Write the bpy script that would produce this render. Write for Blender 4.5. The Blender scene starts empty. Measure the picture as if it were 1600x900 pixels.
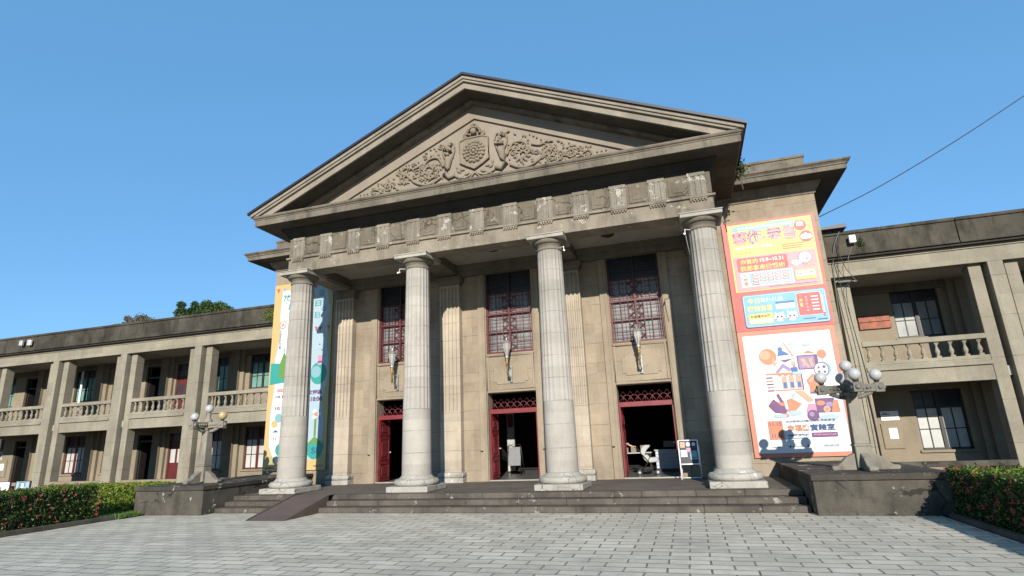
import bpy, bmesh, math, random
from mathutils import Vector, Matrix
random.seed(7)
R = math.radians
S = bpy.context.scene
COL = S.collection

# ------------------------------------------------------------ camera
FPX = 865.1
cam_d = bpy.data.cameras.new('camera')
cam_d.sensor_width = 36.0
cam_d.lens = FPX / 1600 * 36
cam_d.clip_start = 0.1
cam_d.clip_end = 2000
cam = bpy.data.objects.new('camera', cam_d)
COL.objects.link(cam)
_y, _p, _r = R(-16.845), R(15.078), R(-2.355)
_f = Vector((math.sin(_y)*math.cos(_p), math.cos(_y)*math.cos(_p), math.sin(_p)))
_rt = Vector((math.cos(_y), -math.sin(_y), 0))
_up = _rt.cross(_f)
_rt2 = math.cos(_r)*_rt + math.sin(_r)*_up
_up2 = -math.sin(_r)*_rt + math.cos(_r)*_up
M = Matrix((( _rt2.x, _up2.x, -_f.x, 5.038), (_rt2.y, _up2.y, -_f.y, -13.799),
            (_rt2.z, _up2.z, -_f.z, 1.6), (0, 0, 0, 1)))
cam.matrix_world = M
S.camera = cam

# ------------------------------------------------------------ world and sun
SUN_EL, SUN_AZ = 21.2, 165.0
world = bpy.data.worlds.new('World'); S.world = world
world.use_nodes = True
wn = world.node_tree
sky = wn.nodes.new('ShaderNodeTexSky'); sky.sky_type = 'NISHITA'
sky.sun_disc = False
sky.sun_elevation = R(SUN_EL); sky.sun_rotation = R(SUN_AZ)
sky.air_density = 1.0; sky.dust_density = 0.0; sky.ozone_density = 5.0
skm = wn.nodes.new('ShaderNodeMix'); skm.data_type = 'RGBA'; skm.inputs[0].default_value = .62   # even out the clear-sky gradient a little
wn.links.new(sky.outputs[0], skm.inputs[6]); skm.inputs[7].default_value = (.63, 1.86, 3.40, 1)
wn.links.new(skm.outputs[2], wn.nodes['Background'].inputs[0])
wn.nodes['Background'].inputs[1].default_value = 0.148
sl = bpy.data.lights.new('sun', 'SUN'); sl.energy = 5.0; sl.angle = R(0.5)
sl.color = (1.0, 0.93, 0.83)
sun = bpy.data.objects.new('sun', sl); COL.objects.link(sun)
sd = Vector((math.sin(R(SUN_AZ))*math.cos(R(SUN_EL)), math.cos(R(SUN_AZ))*math.cos(R(SUN_EL)), math.sin(R(SUN_EL))))
sun.rotation_euler = sd.to_track_quat('Z', 'Y').to_euler()
sun.location = (8, -20, 20)
S.view_settings.view_transform = 'Standard'
S.view_settings.look = 'None'
S.view_settings.exposure = 0.6
S.view_settings.gamma = 1.0
S.view_settings.use_curve_mapping = False

# ------------------------------------------------------------ materials
def nt(name):
    m = bpy.data.materials.new(name); m.use_nodes = True
    t = m.node_tree; b = t.nodes['Principled BSDF']
    return m, t, b
def N(t, typ, **k):
    n = t.nodes.new(typ)
    for a, v in k.items(): setattr(n, a, v)
    return n
def math_n(t, op, a, b=None, c=None):
    n = N(t, 'ShaderNodeMath', operation=op)
    for i, v in enumerate((a, b, c)):
        if v is None: continue
        if isinstance(v, (int, float)): n.inputs[i].default_value = v
        else: t.links.new(v, n.inputs[i])
    return n.outputs[0]
def mixc(t, fac, a, b, blend='MIX'):
    n = N(t, 'ShaderNodeMix', data_type='RGBA', blend_type=blend)
    for i, v in ((0, fac), (6, a), (7, b)):
        if isinstance(v, (int, float)): n.inputs[i].default_value = v
        elif isinstance(v, tuple): n.inputs[i].default_value = (*v, 1)
        else: t.links.new(v, n.inputs[i])
    return n.outputs[2]
def ramp(t, src, lo, hi):
    n = N(t, 'ShaderNodeMapRange', clamp=True)
    t.links.new(src, n.inputs[0]); n.inputs[1].default_value = lo; n.inputs[2].default_value = hi
    return n.outputs[0]
def noise(t, vec, scale, detail=4, rough=.6, stretch=None):
    if stretch:
        mp = N(t, 'ShaderNodeMapping'); mp.inputs['Scale'].default_value = stretch
        t.links.new(vec, mp.inputs[0]); vec = mp.outputs[0]
    n = N(t, 'ShaderNodeTexNoise'); n.inputs['Scale'].default_value = scale
    n.inputs['Detail'].default_value = detail; n.inputs['Roughness'].default_value = rough
    t.links.new(vec, n.inputs['Vector']); return n.outputs[0]
def stone(name, c, dark=(.03, .028, .024), streak=.25, blotch=.25, joints=None, vj=None, peel=0, peelcol=(.62, .6, .54),
          bump=.25, rough=.9, random_off=False, grain=.12, cracks=0):
    c = tuple(x*.6 for x in c); dark = tuple(x*.6 for x in dark); peelcol = tuple(x*.8 for x in peelcol)
    m, t, b = nt(name)
    pos = N(t, 'ShaderNodeNewGeometry').outputs['Position']
    p = pos
    if random_off:
        oi = N(t, 'ShaderNodeObjectInfo')
        va = N(t, 'ShaderNodeVectorMath', operation='MULTIPLY_ADD')
        cx = N(t, 'ShaderNodeCombineXYZ')
        for i in range(3): t.links.new(oi.outputs['Random'], cx.inputs[i])
        t.links.new(cx.outputs[0], va.inputs[0]); va.inputs[1].default_value = (37, 19, 23)
        t.links.new(pos, va.inputs[2]); p = va.outputs[0]
    n1 = noise(t, p, .9, 6, .65)
    n2 = noise(t, p, 2.2, 6, .7, (1, 1, .22))
    n3 = noise(t, p, 38, 3, .7)
    n4 = noise(t, p, 5.5, 5, .7)
    d1 = tuple(x*(1-blotch*1.3) for x in c); l1 = tuple(min(1, x*(1+blotch*.7)) for x in c)
    col = mixc(t, ramp(t, n1, .3, .7), d1, l1)
    col = mixc(t, math_n(t, 'MULTIPLY', ramp(t, n2, .5, .72), streak), col, dark)
    col = mixc(t, math_n(t, 'MULTIPLY', ramp(t, n4, .56, .72), streak*.6), col, dark)
    gm = N(t, 'ShaderNodeMapRange'); t.links.new(n3, gm.inputs[0])
    gm.inputs[1].default_value = .25; gm.inputs[2].default_value = .75
    gm.inputs[3].default_value = 1-grain; gm.inputs[4].default_value = 1+grain
    cc = N(t, 'ShaderNodeCombineColor')
    for i in range(3): t.links.new(gm.outputs[0], cc.inputs[i])
    col = mixc(t, 1.0, col, cc.outputs[0], 'MULTIPLY')
    h = math_n(t, 'ADD', math_n(t, 'MULTIPLY', n3, .35), math_n(t, 'MULTIPLY', n4, .9))
    if peel:
        np_ = noise(t, p, 3.2, 8, .72)
        edge = .62-peel*.14
        pf = ramp(t, np_, edge, edge+.03)
        col = mixc(t, pf, col, peelcol)
        h = math_n(t, 'SUBTRACT', h, math_n(t, 'MULTIPLY', pf, .5))
    if cracks:
        nd = N(t, 'ShaderNodeTexNoise'); nd.inputs['Scale'].default_value = 5; t.links.new(p, nd.inputs['Vector'])
        vm = N(t, 'ShaderNodeVectorMath', operation='MULTIPLY_ADD'); t.links.new(nd.outputs['Color'], vm.inputs[0]); vm.inputs[1].default_value = (.25, .25, .25); t.links.new(p, vm.inputs[2])
        vo = N(t, 'ShaderNodeTexVoronoi', feature='DISTANCE_TO_EDGE'); vo.inputs['Scale'].default_value = cracks; t.links.new(vm.outputs[0], vo.inputs['Vector'])
        ck = math_n(t, 'MULTIPLY', math_n(t, 'LESS_THAN', vo.outputs['Distance'], .016), ramp(t, noise(t, p, 2.0, 2, .5), .42, .55))
        col = mixc(t, math_n(t, 'MULTIPLY', ck, .8), col, tuple(x*.2 for x in c)); h = math_n(t, 'SUBTRACT', h, ck)
    sep = N(t, 'ShaderNodeSeparateXYZ'); t.links.new(pos, sep.inputs[0])
    def line(src, off, sp, w):
        fr = math_n(t, 'FRACT', math_n(t, 'DIVIDE', math_n(t, 'SUBTRACT', src, off), sp))
        a = math_n(t, 'ABSOLUTE', math_n(t, 'SUBTRACT', fr, .5))
        return math_n(t, 'GREATER_THAN', a, .5-w/sp)
    jf = None
    if joints: jf = line(sep.outputs[2], joints[0], joints[1], .007)
    if jf is not None:
        jn = ramp(t, noise(t, p, 3.0, 3, .5), .3, .6)
        jf = math_n(t, 'MULTIPLY', jf, jn)
        col = mixc(t, math_n(t, 'MULTIPLY', jf, .75), col, tuple(x*.28 for x in c))
        h = math_n(t, 'SUBTRACT', h, math_n(t, 'MULTIPLY', jf, 1.2))
        cz = math_n(t, 'FLOOR', math_n(t, 'DIVIDE', math_n(t, 'SUBTRACT', sep.outputs[2], joints[0]-joints[1]/2), joints[1]))
        cxx = math_n(t, 'FLOOR', math_n(t, 'DIVIDE', sep.outputs[0], 1.3))
        cv = N(t, 'ShaderNodeCombineXYZ'); t.links.new(cz, cv.inputs[0]); t.links.new(cxx, cv.inputs[1])
        wnz = N(t, 'ShaderNodeTexWhiteNoise'); t.links.new(cv.outputs[0], wnz.inputs['Vector'])
        tv = math_n(t, 'ADD', math_n(t, 'MULTIPLY', wnz.outputs['Value'], .2), .9)
        c3 = N(t, 'ShaderNodeCombineColor')
        for i in range(3): t.links.new(tv, c3.inputs[i])
        col = mixc(t, 1.0, col, c3.outputs[0], 'MULTIPLY')
    bp = N(t, 'ShaderNodeBump'); bp.inputs['Strength'].default_value = bump; bp.inputs['Distance'].default_value = .02
    t.links.new(h, bp.inputs['Height']); t.links.new(bp.outputs[0], b.inputs['Normal'])
    t.links.new(col, b.inputs['Base Color']); b.inputs['Roughness'].default_value = rough
    b.inputs['Specular IOR Level'].default_value = .25
    return m
def plain(name, c, rough=.6, metal=0, var=.1, scale=8, spec=.4, alpha=1, trans=0):
    m, t, b = nt(name)
    pos = N(t, 'ShaderNodeNewGeometry').outputs['Position']
    n = ramp(t, noise(t, pos, scale, 5, .65), .3, .7)
    t.links.new(mixc(t, n, tuple(x*(1-var) for x in c), tuple(min(1, x*(1+var)) for x in c)), b.inputs['Base Color'])
    b.inputs['Roughness'].default_value = rough; b.inputs['Metallic'].default_value = metal
    b.inputs['Specular IOR Level'].default_value = spec
    b.inputs['Transmission Weight'].default_value = trans
    return m

WALLC = (.43, .352, .255)
m_wall = stone('wall_stucco', WALLC, dark=(.2, .16, .12), streak=.45, blotch=.22, joints=(.68, .585))
m_wall_p = stone('wall_stucco_plain', WALLC, dark=(.2, .16, .12), streak=.4, blotch=.16)
m_pil = stone('pilaster_stone', (.58, .495, .385), dark=(.26, .21, .16), streak=.4, blotch=.14, joints=(.72, .56))
m_col = stone('column_stone', (.52, .485, .425), dark=(.2, .18, .15), streak=.3, blotch=.14, joints=(.75, .56), random_off=True, bump=.2, grain=.08)
m_colb = stone('column_base_stone', (.53, .50, .44), dark=(.12, .11, .09), streak=.35, blotch=.16, peel=.1, random_off=True, bump=.5, cracks=3.2)
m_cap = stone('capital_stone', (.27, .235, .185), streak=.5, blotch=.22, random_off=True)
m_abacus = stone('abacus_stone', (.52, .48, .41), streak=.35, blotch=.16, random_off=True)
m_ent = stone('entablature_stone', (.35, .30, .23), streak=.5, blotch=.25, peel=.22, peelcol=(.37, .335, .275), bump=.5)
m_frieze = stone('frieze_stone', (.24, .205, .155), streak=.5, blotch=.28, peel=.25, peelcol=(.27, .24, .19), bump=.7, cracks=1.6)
m_tri = stone('triglyph_stone', (.34, .305, .25), dark=(.1, .085, .065), streak=.55, blotch=.3, peel=.45, peelcol=(.42, .395, .345), random_off=True, bump=1.0)
m_corn = stone('cornice_stone', (.25, .215, .165), streak=.75, blotch=.3, bump=.5)
m_soff = stone('cornice_soffit_shade_stone', (.115, .097, .075), streak=.6, blotch=.25)  # darker than the cornice faces: underside shade put into the colour
m_bed = stone('bed_mould_shade_stone', (.06, .054, .046), streak=.6, blotch=.3)  # near-black, with the shadow under the cornice put into the colour
m_rake = stone('raking_cornice_stone', (.38, .33, .26), streak=.3, blotch=.2)
m_tymp = stone('tympanum_stucco', (.36, .305, .24), streak=.12, blotch=.12)
m_relief = stone('relief_plaster', (.34, .28, .205), dark=(.05, .045, .035), streak=.3, blotch=.15)
m_roof = plain('dark_roof_sheet', (.018, .02, .028), .5, 0, .2)
m_wing = stone('wing_stone', (.385, .345, .262), streak=.2, blotch=.18, joints=(.98, 1.05))
m_wing_in = stone('wing_inner_stucco', (.36, .30, .215), streak=.12, blotch=.14)
m_parapet = stone('blackened_parapet_stone', (.10, .088, .066), dark=(.012, .012, .011), streak=.85, blotch=.5, bump=.5)
m_ceil = stone('ceiling_paint', (.55, .51, .44), streak=.2, blotch=.15)
m_ceild = stone('portico_beam_paint', (.24, .21, .165), streak=.4, blotch=.25)
m_step = stone('step_stone', (.15, .128, .105), streak=.5, blotch=.4, peel=.12, peelcol=(.3, .28, .24), bump=.5, random_off=True)
m_floor = stone('portico_floor_stone', (.19, .165, .14), streak=.3, blotch=.25)
m_ped = stone('pedestal_stone', (.125, .112, .09), streak=.75, blotch=.5, peel=.02, peelcol=(.4, .37, .3), bump=.6, cracks=.8)
m_pedcap = stone('coping_stone', (.085, .074, .06), streak=.5, blotch=.4, peel=.22, peelcol=(.42, .39, .33), bump=.6)
m_lampst = stone('lamp_post_stone', (.36, .325, .26), streak=.55, blotch=.25, bump=.6, random_off=True)
m_lampdk = stone('lamp_arm_stone', (.26, .245, .21), streak=.8, blotch=.4, bump=.8, random_off=True)
m_red = plain('dark_red_paint', (.15, .02, .023), .45, 0, .25, 5)
m_redw = plain('window_maroon_paint', (.085, .014, .015), .5, 0, .2, 5)
m_dkframe = plain('dark_window_frame', (.025, .022, .02), .5)
m_iron = plain('black_iron', (.012, .012, .012), .5)
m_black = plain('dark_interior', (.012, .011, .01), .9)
m_intfloor = plain('interior_floor_tile', (.12, .12, .115), .35, 0, .2, 3)
m_white = plain('white_paint', (.75, .75, .72), .5, 0, .05)
m_grey = plain('grey_metal', (.35, .36, .37), .45, .4)
m_globe = plain('opal_globe_glass', (.34, .335, .325), .18, 0, .03, spec=.6)
m_globey = plain('yellowed_globe_glass', (.36, .27, .12), .2, 0, .06, spec=.6)
m_ramp = plain('brown_ramp_board', (.085, .06, .052), .6, 0, .2, 3)
m_brass = plain('worn_brass', (.24, .15, .05), .4, .6, .3, 10)
m_steel = plain('grey_cast_metal', (.28, .28, .27), .4, .5, .2, 12)
m_wood = plain('reddish_wood', (.22, .06, .025), .6, 0, .5, 7)
m_skin = plain('skin', (.55, .32, .22), .55)
m_clothd = plain('dark_cloth', (.02, .02, .025), .9)
m_clothg = plain('pale_grey_cloth', (.34, .35, .34), .9)
m_counter = plain('blue_grey_counter', (.40, .44, .49), .6, 0, .05)
m_bark = plain('bark', (.12, .09, .06), .9, 0, .3)
m_cable = plain('black_cable', (.03, .03, .032), .7)
m_cable_g = plain('grey_cable', (.14, .14, .14), .7)

def pane_mat(name, c, dark, scale=9, amt=.5, blob=None, th=.58):
    m, t, b = nt(name)
    pos = N(t, 'ShaderNodeNewGeometry').outputs['Position']
    n = ramp(t, noise(t, pos, scale*.25, 3, .6), .3, .7)
    col = mixc(t, math_n(t, 'MULTIPLY', n, amt), c, dark)
    if blob:
        n2 = ramp(t, noise(t, pos, scale, 5, .75, (1, 1, .7)), th, th+.03)
        col = mixc(t, n2, col, blob)
    t.links.new(col, b.inputs['Base Color']); b.inputs['Roughness'].default_value = .3
    b.inputs['Specular IOR Level'].default_value = .3
    return m
m_pane_big = pane_mat('leaded_glass', (.24, .245, .24), (.10, .105, .105), 9, 1.0, (.5, .52, .5), .66)
m_pane_white = pane_mat('curtained_glass', (.46, .47, .445), (.30, .31, .30), 4, 1.0)
m_pane_green = pane_mat('green_tinted_glass', (.16, .30, .25), (.07, .15, .13), 6, 1.0)
m_pane_dark = pane_mat('dark_glass', (.03, .035, .04), (.015, .015, .02), 6, 1.0)
m_pane_grey = pane_mat('grey_glass', (.27, .28, .265), (.15, .16, .15), 5, 1.0)
m_lampglass = pane_mat('lantern_glass', (.42, .40, .36), (.25, .24, .22), 12, 1.0)

# paving
m_pave, t, b = nt('paving_bricks')
pos = N(t, 'ShaderNodeNewGeometry').outputs['Position']
wob = N(t, 'ShaderNodeVectorMath', operation='MULTIPLY_ADD')
nz = N(t, 'ShaderNodeTexNoise'); nz.inputs['Scale'].default_value = 2.5; t.links.new(pos, nz.inputs['Vector'])
t.links.new(nz.outputs['Color'], wob.inputs[0]); wob.inputs[1].default_value = (.035, .035, 0); t.links.new(pos, wob.inputs[2])
bk = N(t, 'ShaderNodeTexBrick'); bk.offset = .5; bk.squash = 1
t.links.new(wob.outputs[0], bk.inputs['Vector'])
bk.inputs['Scale'].default_value = 1; bk.inputs['Mortar Size'].default_value = .013; bk.inputs['Mortar Smooth'].default_value = .15
bk.inputs['Brick Width'].default_value = .51; bk.inputs['Row Height'].default_value = .24; bk.inputs['Bias'].default_value = 0
bk.inputs['Color1'].default_value = (.44, .402, .318, 1); bk.inputs['Color2'].default_value = (.60, .552, .445, 1)
bk.inputs['Mortar'].default_value = (.07, .07, .062, 1)
big = noise(t, pos, .35, 6, .65); fine = noise(t, pos, 45, 3, .7); mid = noise(t, pos, 3.5, 5, .7)
col = mixc(t, math_n(t, 'MULTIPLY', ramp(t, big, .4, .7), .45), bk.outputs[0], (.27, .255, .215))
col = mixc(t, math_n(t, 'MULTIPLY', ramp(t, mid, .5, .75), .3), col, (.55, .52, .45))
stain = noise(t, pos, 1.3, 7, .75)
col = mixc(t, math_n(t, 'MULTIPLY', ramp(t, stain, .46, .66), .6), col, (.25, .235, .195))
str_ = noise(t, pos, 6, 4, .7, (.5, 2.4, 1))
col = mixc(t, math_n(t, 'MULTIPLY', ramp(t, str_, .5, .75), .45), col, (.66, .64, .56))
col = mixc(t, math_n(t, 'MULTIPLY', ramp(t, fine, .35, .7), .22), col, (.22, .21, .18))
t.links.new(col, b.inputs['Base Color']); b.inputs['Roughness'].default_value = .75; b.inputs['Specular IOR Level'].default_value = .3
h = math_n(t, 'SUBTRACT', math_n(t, 'ADD', math_n(t, 'MULTIPLY', fine, .25), math_n(t, 'MULTIPLY', mid, .5)), math_n(t, 'MULTIPLY', bk.outputs[1], 1.4))
bp = N(t, 'ShaderNodeBump'); bp.inputs['Strength'].default_value = .7; bp.inputs['Distance'].default_value = .012
t.links.new(h, bp.inputs['Height']); t.links.new(bp.outputs[0], b.inputs['Normal'])
m_soil = plain('soil', (.07, .055, .035), .95, 0, .4, 4)
m_kerb = stone('kerb_stone', (.12, .11, .09), streak=.4, blotch=.4)

def leaf_mat(name, a, bcol, scale=9, trans=.25):
    m, t, b = nt(name)
    pos = N(t, 'ShaderNodeNewGeometry').outputs['Position']
    n = ramp(t, noise(t, pos, scale, 4, .8), .35, .65)
    c = mixc(t, n, a, bcol)
    t.links.new(c, b.inputs['Base Color']); b.inputs['Roughness'].default_value = .45
    b.inputs['Specular IOR Level'].default_value = .35
    tr = N(t, 'ShaderNodeBsdfTranslucent'); t.links.new(c, tr.inputs[0])
    mx = N(t, 'ShaderNodeMixShader'); mx.inputs[0].default_value = trans
    t.links.new(b.outputs[0], mx.inputs[1]); t.links.new(tr.outputs[0], mx.inputs[2])
    t.links.new(mx.outputs[0], t.nodes['Material Output'].inputs[0])
    return m
m_leaf = leaf_mat('hedge_leaves', (.014, .030, .007), (.05, .09, .016), 11)
m_leaf_y = leaf_mat('yellow_green_leaves', (.06, .11, .012), (.20, .26, .03), 10)
m_leaf_d = leaf_mat('tree_leaves', (.02, .05, .018), (.06, .11, .03), 2)
m_leaf_b = leaf_mat('dry_bush_leaves', (.09, .09, .045), (.20, .17, .11), 2)
m_flower = leaf_mat('red_flowers', (.36, .05, .04), (.48, .15, .11), 20)
m_grass = leaf_mat('grass_blades', (.05, .11, .015), (.11, .19, .03), 4)

# ------------------------------------------------------------ mesh builder
class MB:
    def __init__(s): s.v = []; s.f = []; s.sm = []
    def add(s, vs, fs, smooth=False):
        o = len(s.v); s.v += [tuple(v) for v in vs]
        for f in fs: s.f.append([i+o for i in f]); s.sm.append(smooth)
        return s
    def box(s, x0, x1, y0, y1, z0, z1):
        if x0 > x1: x0, x1 = x1, x0
        vs = [(x, y, z) for x in (x0, x1) for y in (y0, y1) for z in (z0, z1)]
        return s.add(vs, [(0, 1, 3, 2), (4, 6, 7, 5), (0, 4, 5, 1), (2, 3, 7, 6), (0, 2, 6, 4), (1, 5, 7, 3)])
    def prism(s, pts, axis, a, b, smooth=False):
        # pts: 2-D polygon. axis 'y': (x,z) extruded in y; 'x': (y,z) extruded in x; 'z': (x,y) extruded in z
        def P(p, t):
            return {'y': (p[0], t, p[1]), 'x': (t, p[0], p[1]), 'z': (p[0], p[1], t)}[axis]
        n = len(pts); vs = [P(p, a) for p in pts]+[P(p, b) for p in pts]
        s.add(vs, [tuple(range(n))[::-1], tuple(range(n, 2*n))])
        s.add(vs, [(i, (i+1) % n, n+(i+1) % n, n+i) for i in range(n)], smooth)
        return s
    def lathe(s, prof, cx=0, cy=0, n=32, mod=None, smooth=True, cap=True):
        vs = []
        for k, (r, z) in enumerate(prof):
            for i in range(n):
                a = 2*math.pi*i/n
                rr = r-(mod(i, k) if mod else 0)
                vs.append((cx+rr*math.cos(a), cy+rr*math.sin(a), z))
        fs = []
        for k in range(len(prof)-1):
            for i in range(n):
                j = (i+1) % n
                fs.append((k*n+i, k*n+j, (k+1)*n+j, (k+1)*n+i))
        s.add(vs, fs, smooth)
        if cap:
            m = (len(prof)-1)*n
            s.add(vs[:n], [tuple(range(n))[::-1]]); s.add(vs[m:], [tuple(range(n))])
        return s
    def tube(s, pts, r, n=8, r2=None):
        pts = [Vector(p) for p in pts]; vs = []; K = len(pts)
        up = Vector((0, 0, 1))
        for k, p in enumerate(pts):
            d = (pts[min(k+1, K-1)]-pts[max(k-1, 0)]).normalized()
            u = d.cross(up)
            if u.length < .05: u = d.cross(Vector((0, 1, 0)))
            u.normalize(); w = u.cross(d)
            rr = r if r2 is None else r+(r2-r)*k/(K-1)
            if isinstance(r, list): rr = r[k]
            for i in range(n):
                a = 2*math.pi*i/n; vs.append(p+rr*(u*math.cos(a)+w*math.sin(a)))
        fs = [(k*n+i, k*n+(i+1) % n, (k+1)*n+(i+1) % n, (k+1)*n+i) for k in range(K-1) for i in range(n)]
        s.add(vs, fs, True)
        s.add(vs[:n], [tuple(range(n))]); s.add(vs[-n:], [tuple(range(n))[::-1]])
        return s
    def sphere(s, c, r, n=16, m=10, sz=1):
        prof = [(max(1e-4, r*math.sin(math.pi*k/m)), c[2]-sz*r*math.cos(math.pi*k/m)) for k in range(m+1)]
        return s.lathe(prof, c[0], c[1], n, cap=False)
    def sweep(s, prof, path):
        # prof (d outward, z) swept along an open horizontal polyline, outward = right-hand side of travel
        P = [Vector((x, y)) for x, y in path]; K = len(P); n = len(prof)
        nr = []
        for i in range(K-1):
            d = (P[i+1]-P[i]).normalized(); nr.append(Vector((d.y, -d.x)))
        vs = []
        for i in range(K):
            if i == 0: m = nr[0]
            elif i == K-1: m = nr[-1]
            else:
                m = nr[i-1]+nr[i]; m = m/(m.dot(nr[i]))
            for d, z in prof: vs.append((P[i].x+m.x*d, P[i].y+m.y*d, z))
        fs = [(i*n+k, (i+1)*n+k, (i+1)*n+(k+1) % n, i*n+(k+1) % n) for i in range(K-1) for k in range(n)]
        fs += [tuple(range(n)), tuple(range((K-1)*n, K*n))[::-1]]
        return s.add(vs, fs)
    def build(s, name, m, parent=None, bevel=0, recalc=True, seg=1):
        me = bpy.data.meshes.new(name)
        o = bpy.data.objects.new(name, me); COL.objects.link(o)
        org = Vector(ORG.get(parent.name, (0, 0, 0))) if parent else Vector((0, 0, 0))
        me.from_pydata([tuple(Vector(v)-org) for v in s.v], [], s.f)
        me.polygons.foreach_set('use_smooth', s.sm)
        if recalc:
            bm = bmesh.new(); bm.from_mesh(me)
            bmesh.ops.remove_doubles(bm, verts=bm.verts, dist=1e-5)
            bmesh.ops.recalc_face_normals(bm, faces=bm.faces); bm.to_mesh(me); bm.free()
        me.materials.append(m)
        if parent: o.parent = parent
        ORG[o.name] = tuple(org)
        if bevel:
            bv = o.modifiers.new('bevel', 'BEVEL'); bv.width = bevel; bv.segments = seg; bv.limit_method = 'ANGLE'; bv.angle_limit = R(40)
        return o
ORG = {}
def thing(name, label, cat, loc=(0, 0, 0), group=None):
    o = bpy.data.objects.new(name, None); COL.objects.link(o)
    o.empty_display_size = .2; o.location = loc; ORG[o.name] = tuple(loc)
    o['label'] = label; o['category'] = cat
    if group: o['group'] = group
    return o
def tag(o, label, cat, group=None):
    o['label'] = label; o['category'] = cat
    if group: o['group'] = group
    return o
def struct(o): o['kind'] = 'structure'; return o
def copy_tree(o, parent=None, loc=None):
    kids = [c for c in list(bpy.data.objects) if c.parent == o]
    c = o.copy(); COL.objects.link(c)
    if parent is not None: c.parent = parent
    if loc is not None: c.location = loc
    ORG[c.name] = ORG.get(o.name, (0, 0, 0))
    for k in kids: copy_tree(k, c)
    return c
def holes_wall(mb, x0, x1, z0, z1, y0, y1, holes):
    xs = sorted({x0, x1, *[h[0] for h in holes], *[h[1] for h in holes]})
    for a, b_ in zip(xs[:-1], xs[1:]):
        mid = (a+b_)/2
        hs = sorted([(h[2], h[3]) for h in holes if h[0] < mid < h[1]])
        z = z0
        for h0, h1 in hs:
            if h0 > z: mb.box(a, b_, y0, y1, z, h0)
            z = h1
        if z < z1: mb.box(a, b_, y0, y1, z, z1)
    return mb

# ------------------------------------------------------------ ground
g = MB().add([(-600, -400, -.02), (600, -400, -.02), (600, 900, -.02), (-600, 900, -.02)], [(0, 1, 2, 3)]).build('ground', m_soil, recalc=False); struct(g)
g = MB().add([(-8.98, -60, 0), (8.98, -60, 0), (8.98, 2.4, 0), (-8.98, 2.4, 0)], [(0, 1, 2, 3)]).build('paving', m_pave, recalc=False); struct(g)
g = MB().add([(-60, -40, .03), (-9.1, -40, .03), (-9.1, 3.4, .03), (-60, 3.4, .03)], [(0, 1, 2, 3)]).build('lawn_ground', m_soil, recalc=False); struct(g)
g = MB().add([(9.1, -40, .03), (60, -40, .03), (60, 3.4, .03), (9.1, 3.4, .03)], [(0, 1, 2, 3)]).build('lawn_ground', m_soil, recalc=False); struct(g)
for sx in (-1, 1):
    k = MB(); y = -30.0
    while y < (-2.1 if sx < 0 else -2.0):
        k.box(sx*9.0, sx*9.12, y, min(y+.98, -2.05), -.01, .1 if sx < 0 else .07); y += .99
    o = k.build('kerb', m_kerb, bevel=.008); struct(o)

# ------------------------------------------------------------ entrance steps
ZF = .363
st = thing('entrance_steps', 'three dark worn stone steps running below the four columns', 'steps', (0, -1.1, 0))
for i, (yf, z0, z1) in enumerate([(-1.45, 0, .121), (-1.123, .121, .242), (-.825, .242, ZF)]):
    mb = MB(); x = -7.03
    rnd = random.Random(i)
    while x < 7.02:
        w = rnd.uniform(.95, 1.35); x2 = min(7.03, x+w)
        if 7.03-x2 < .4: x2 = 7.03
        mb.box(x+.002, x2-.002, yf-(.0 if z0 else 0), yf+.45 if i < 2 else -.45, z0, z1-rnd.uniform(0, .004)); x = x2
    mb.build('step', m_step, st, bevel=.012)
fl = MB().box(-7.03, 7.03, -.45, 2.62, 0, ZF-.003).box(-7.03, -5.6, 2.4, 2.62, 0, ZF-.003)
struct(fl.build('portico_floor', m_floor))

# ------------------------------------------------------------ the main hall
hall = thing('columned_hall', 'beige stone hall with four fluted columns under a carved triangular pediment', 'building', (0, 6, 0))
# block walls either side of the portico, and body behind
YW = 2.5
b1 = MB()
b1.box(-9.1, -6.2, 2.6, 2.95, 0, 8.2).box(6.2, 9.1, 2.6, 2.95, 0, 8.2)
b1.box(-9.1, -8.8, 2.95, 14, 0, 8.2).box(8.8, 9.1, 2.95, 14, 0, 8.2).box(-8.8, 8.8, 13.7, 14, 0, 8.2)
b1.build('side_wall', m_wall, hall)
holes = []
for c in (-3.9, -.05, 3.88):
    holes += [(c-.77, c+.77, ZF, 2.93), (c-.76, c+.76, 4.13, 6.84)]
holes_wall(MB(), -6.2, 6.2, ZF-.3, 8.4, YW, 2.95, holes).build('front_wall', m_wall, hall)
# vertical door-and-window surrounds
for c in (-3.9, -.05, 3.88):
    mb = MB()
    for sx in (-1, 1):
        mb.box(c+sx*.79, c+sx*1.02, YW-.07, YW, ZF, 6.95)
        mb.box(c+sx*.83, c+sx*.87, YW-.085, YW-.06, ZF, 6.95)
    mb.build('doorway_surround', m_wall_p, hall, bevel=.008)
    mb = MB()   # carved spandrel between door and window
    def frame(mb, xa, xb, za, zb, w, y0, y1):
        mb.box(xa, xb, y0, y1, zb-w, zb); mb.box(xa, xb, y0, y1, za, za+w)
        mb.box(xa, xa+w, y0, y1, za+w, zb-w); mb.box(xb-w, xb, y0, y1, za+w, zb-w)
    frame(mb, c-.76, c+.76, 2.94, 4.12, .07, YW-.03, YW+.01)
    nx, nn = .55, .1
    pts = [(-nx+nn, 3.18), (nx-nn, 3.18), (nx-nn, 3.24), (nx, 3.24), (nx, 3.70), (nx-nn, 3.70), (nx-nn, 3.76), (-nx+nn, 3.76), (-nx+nn, 3.70), (-nx, 3.70), (-nx, 3.24), (-nx+nn, 3.24)]
    mb.prism([(c+x, z) for x, z in pts], 'y', YW-.022, YW+.01)
    mb.build('spandrel_panel', m_wall_p, hall, bevel=.01)
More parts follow.
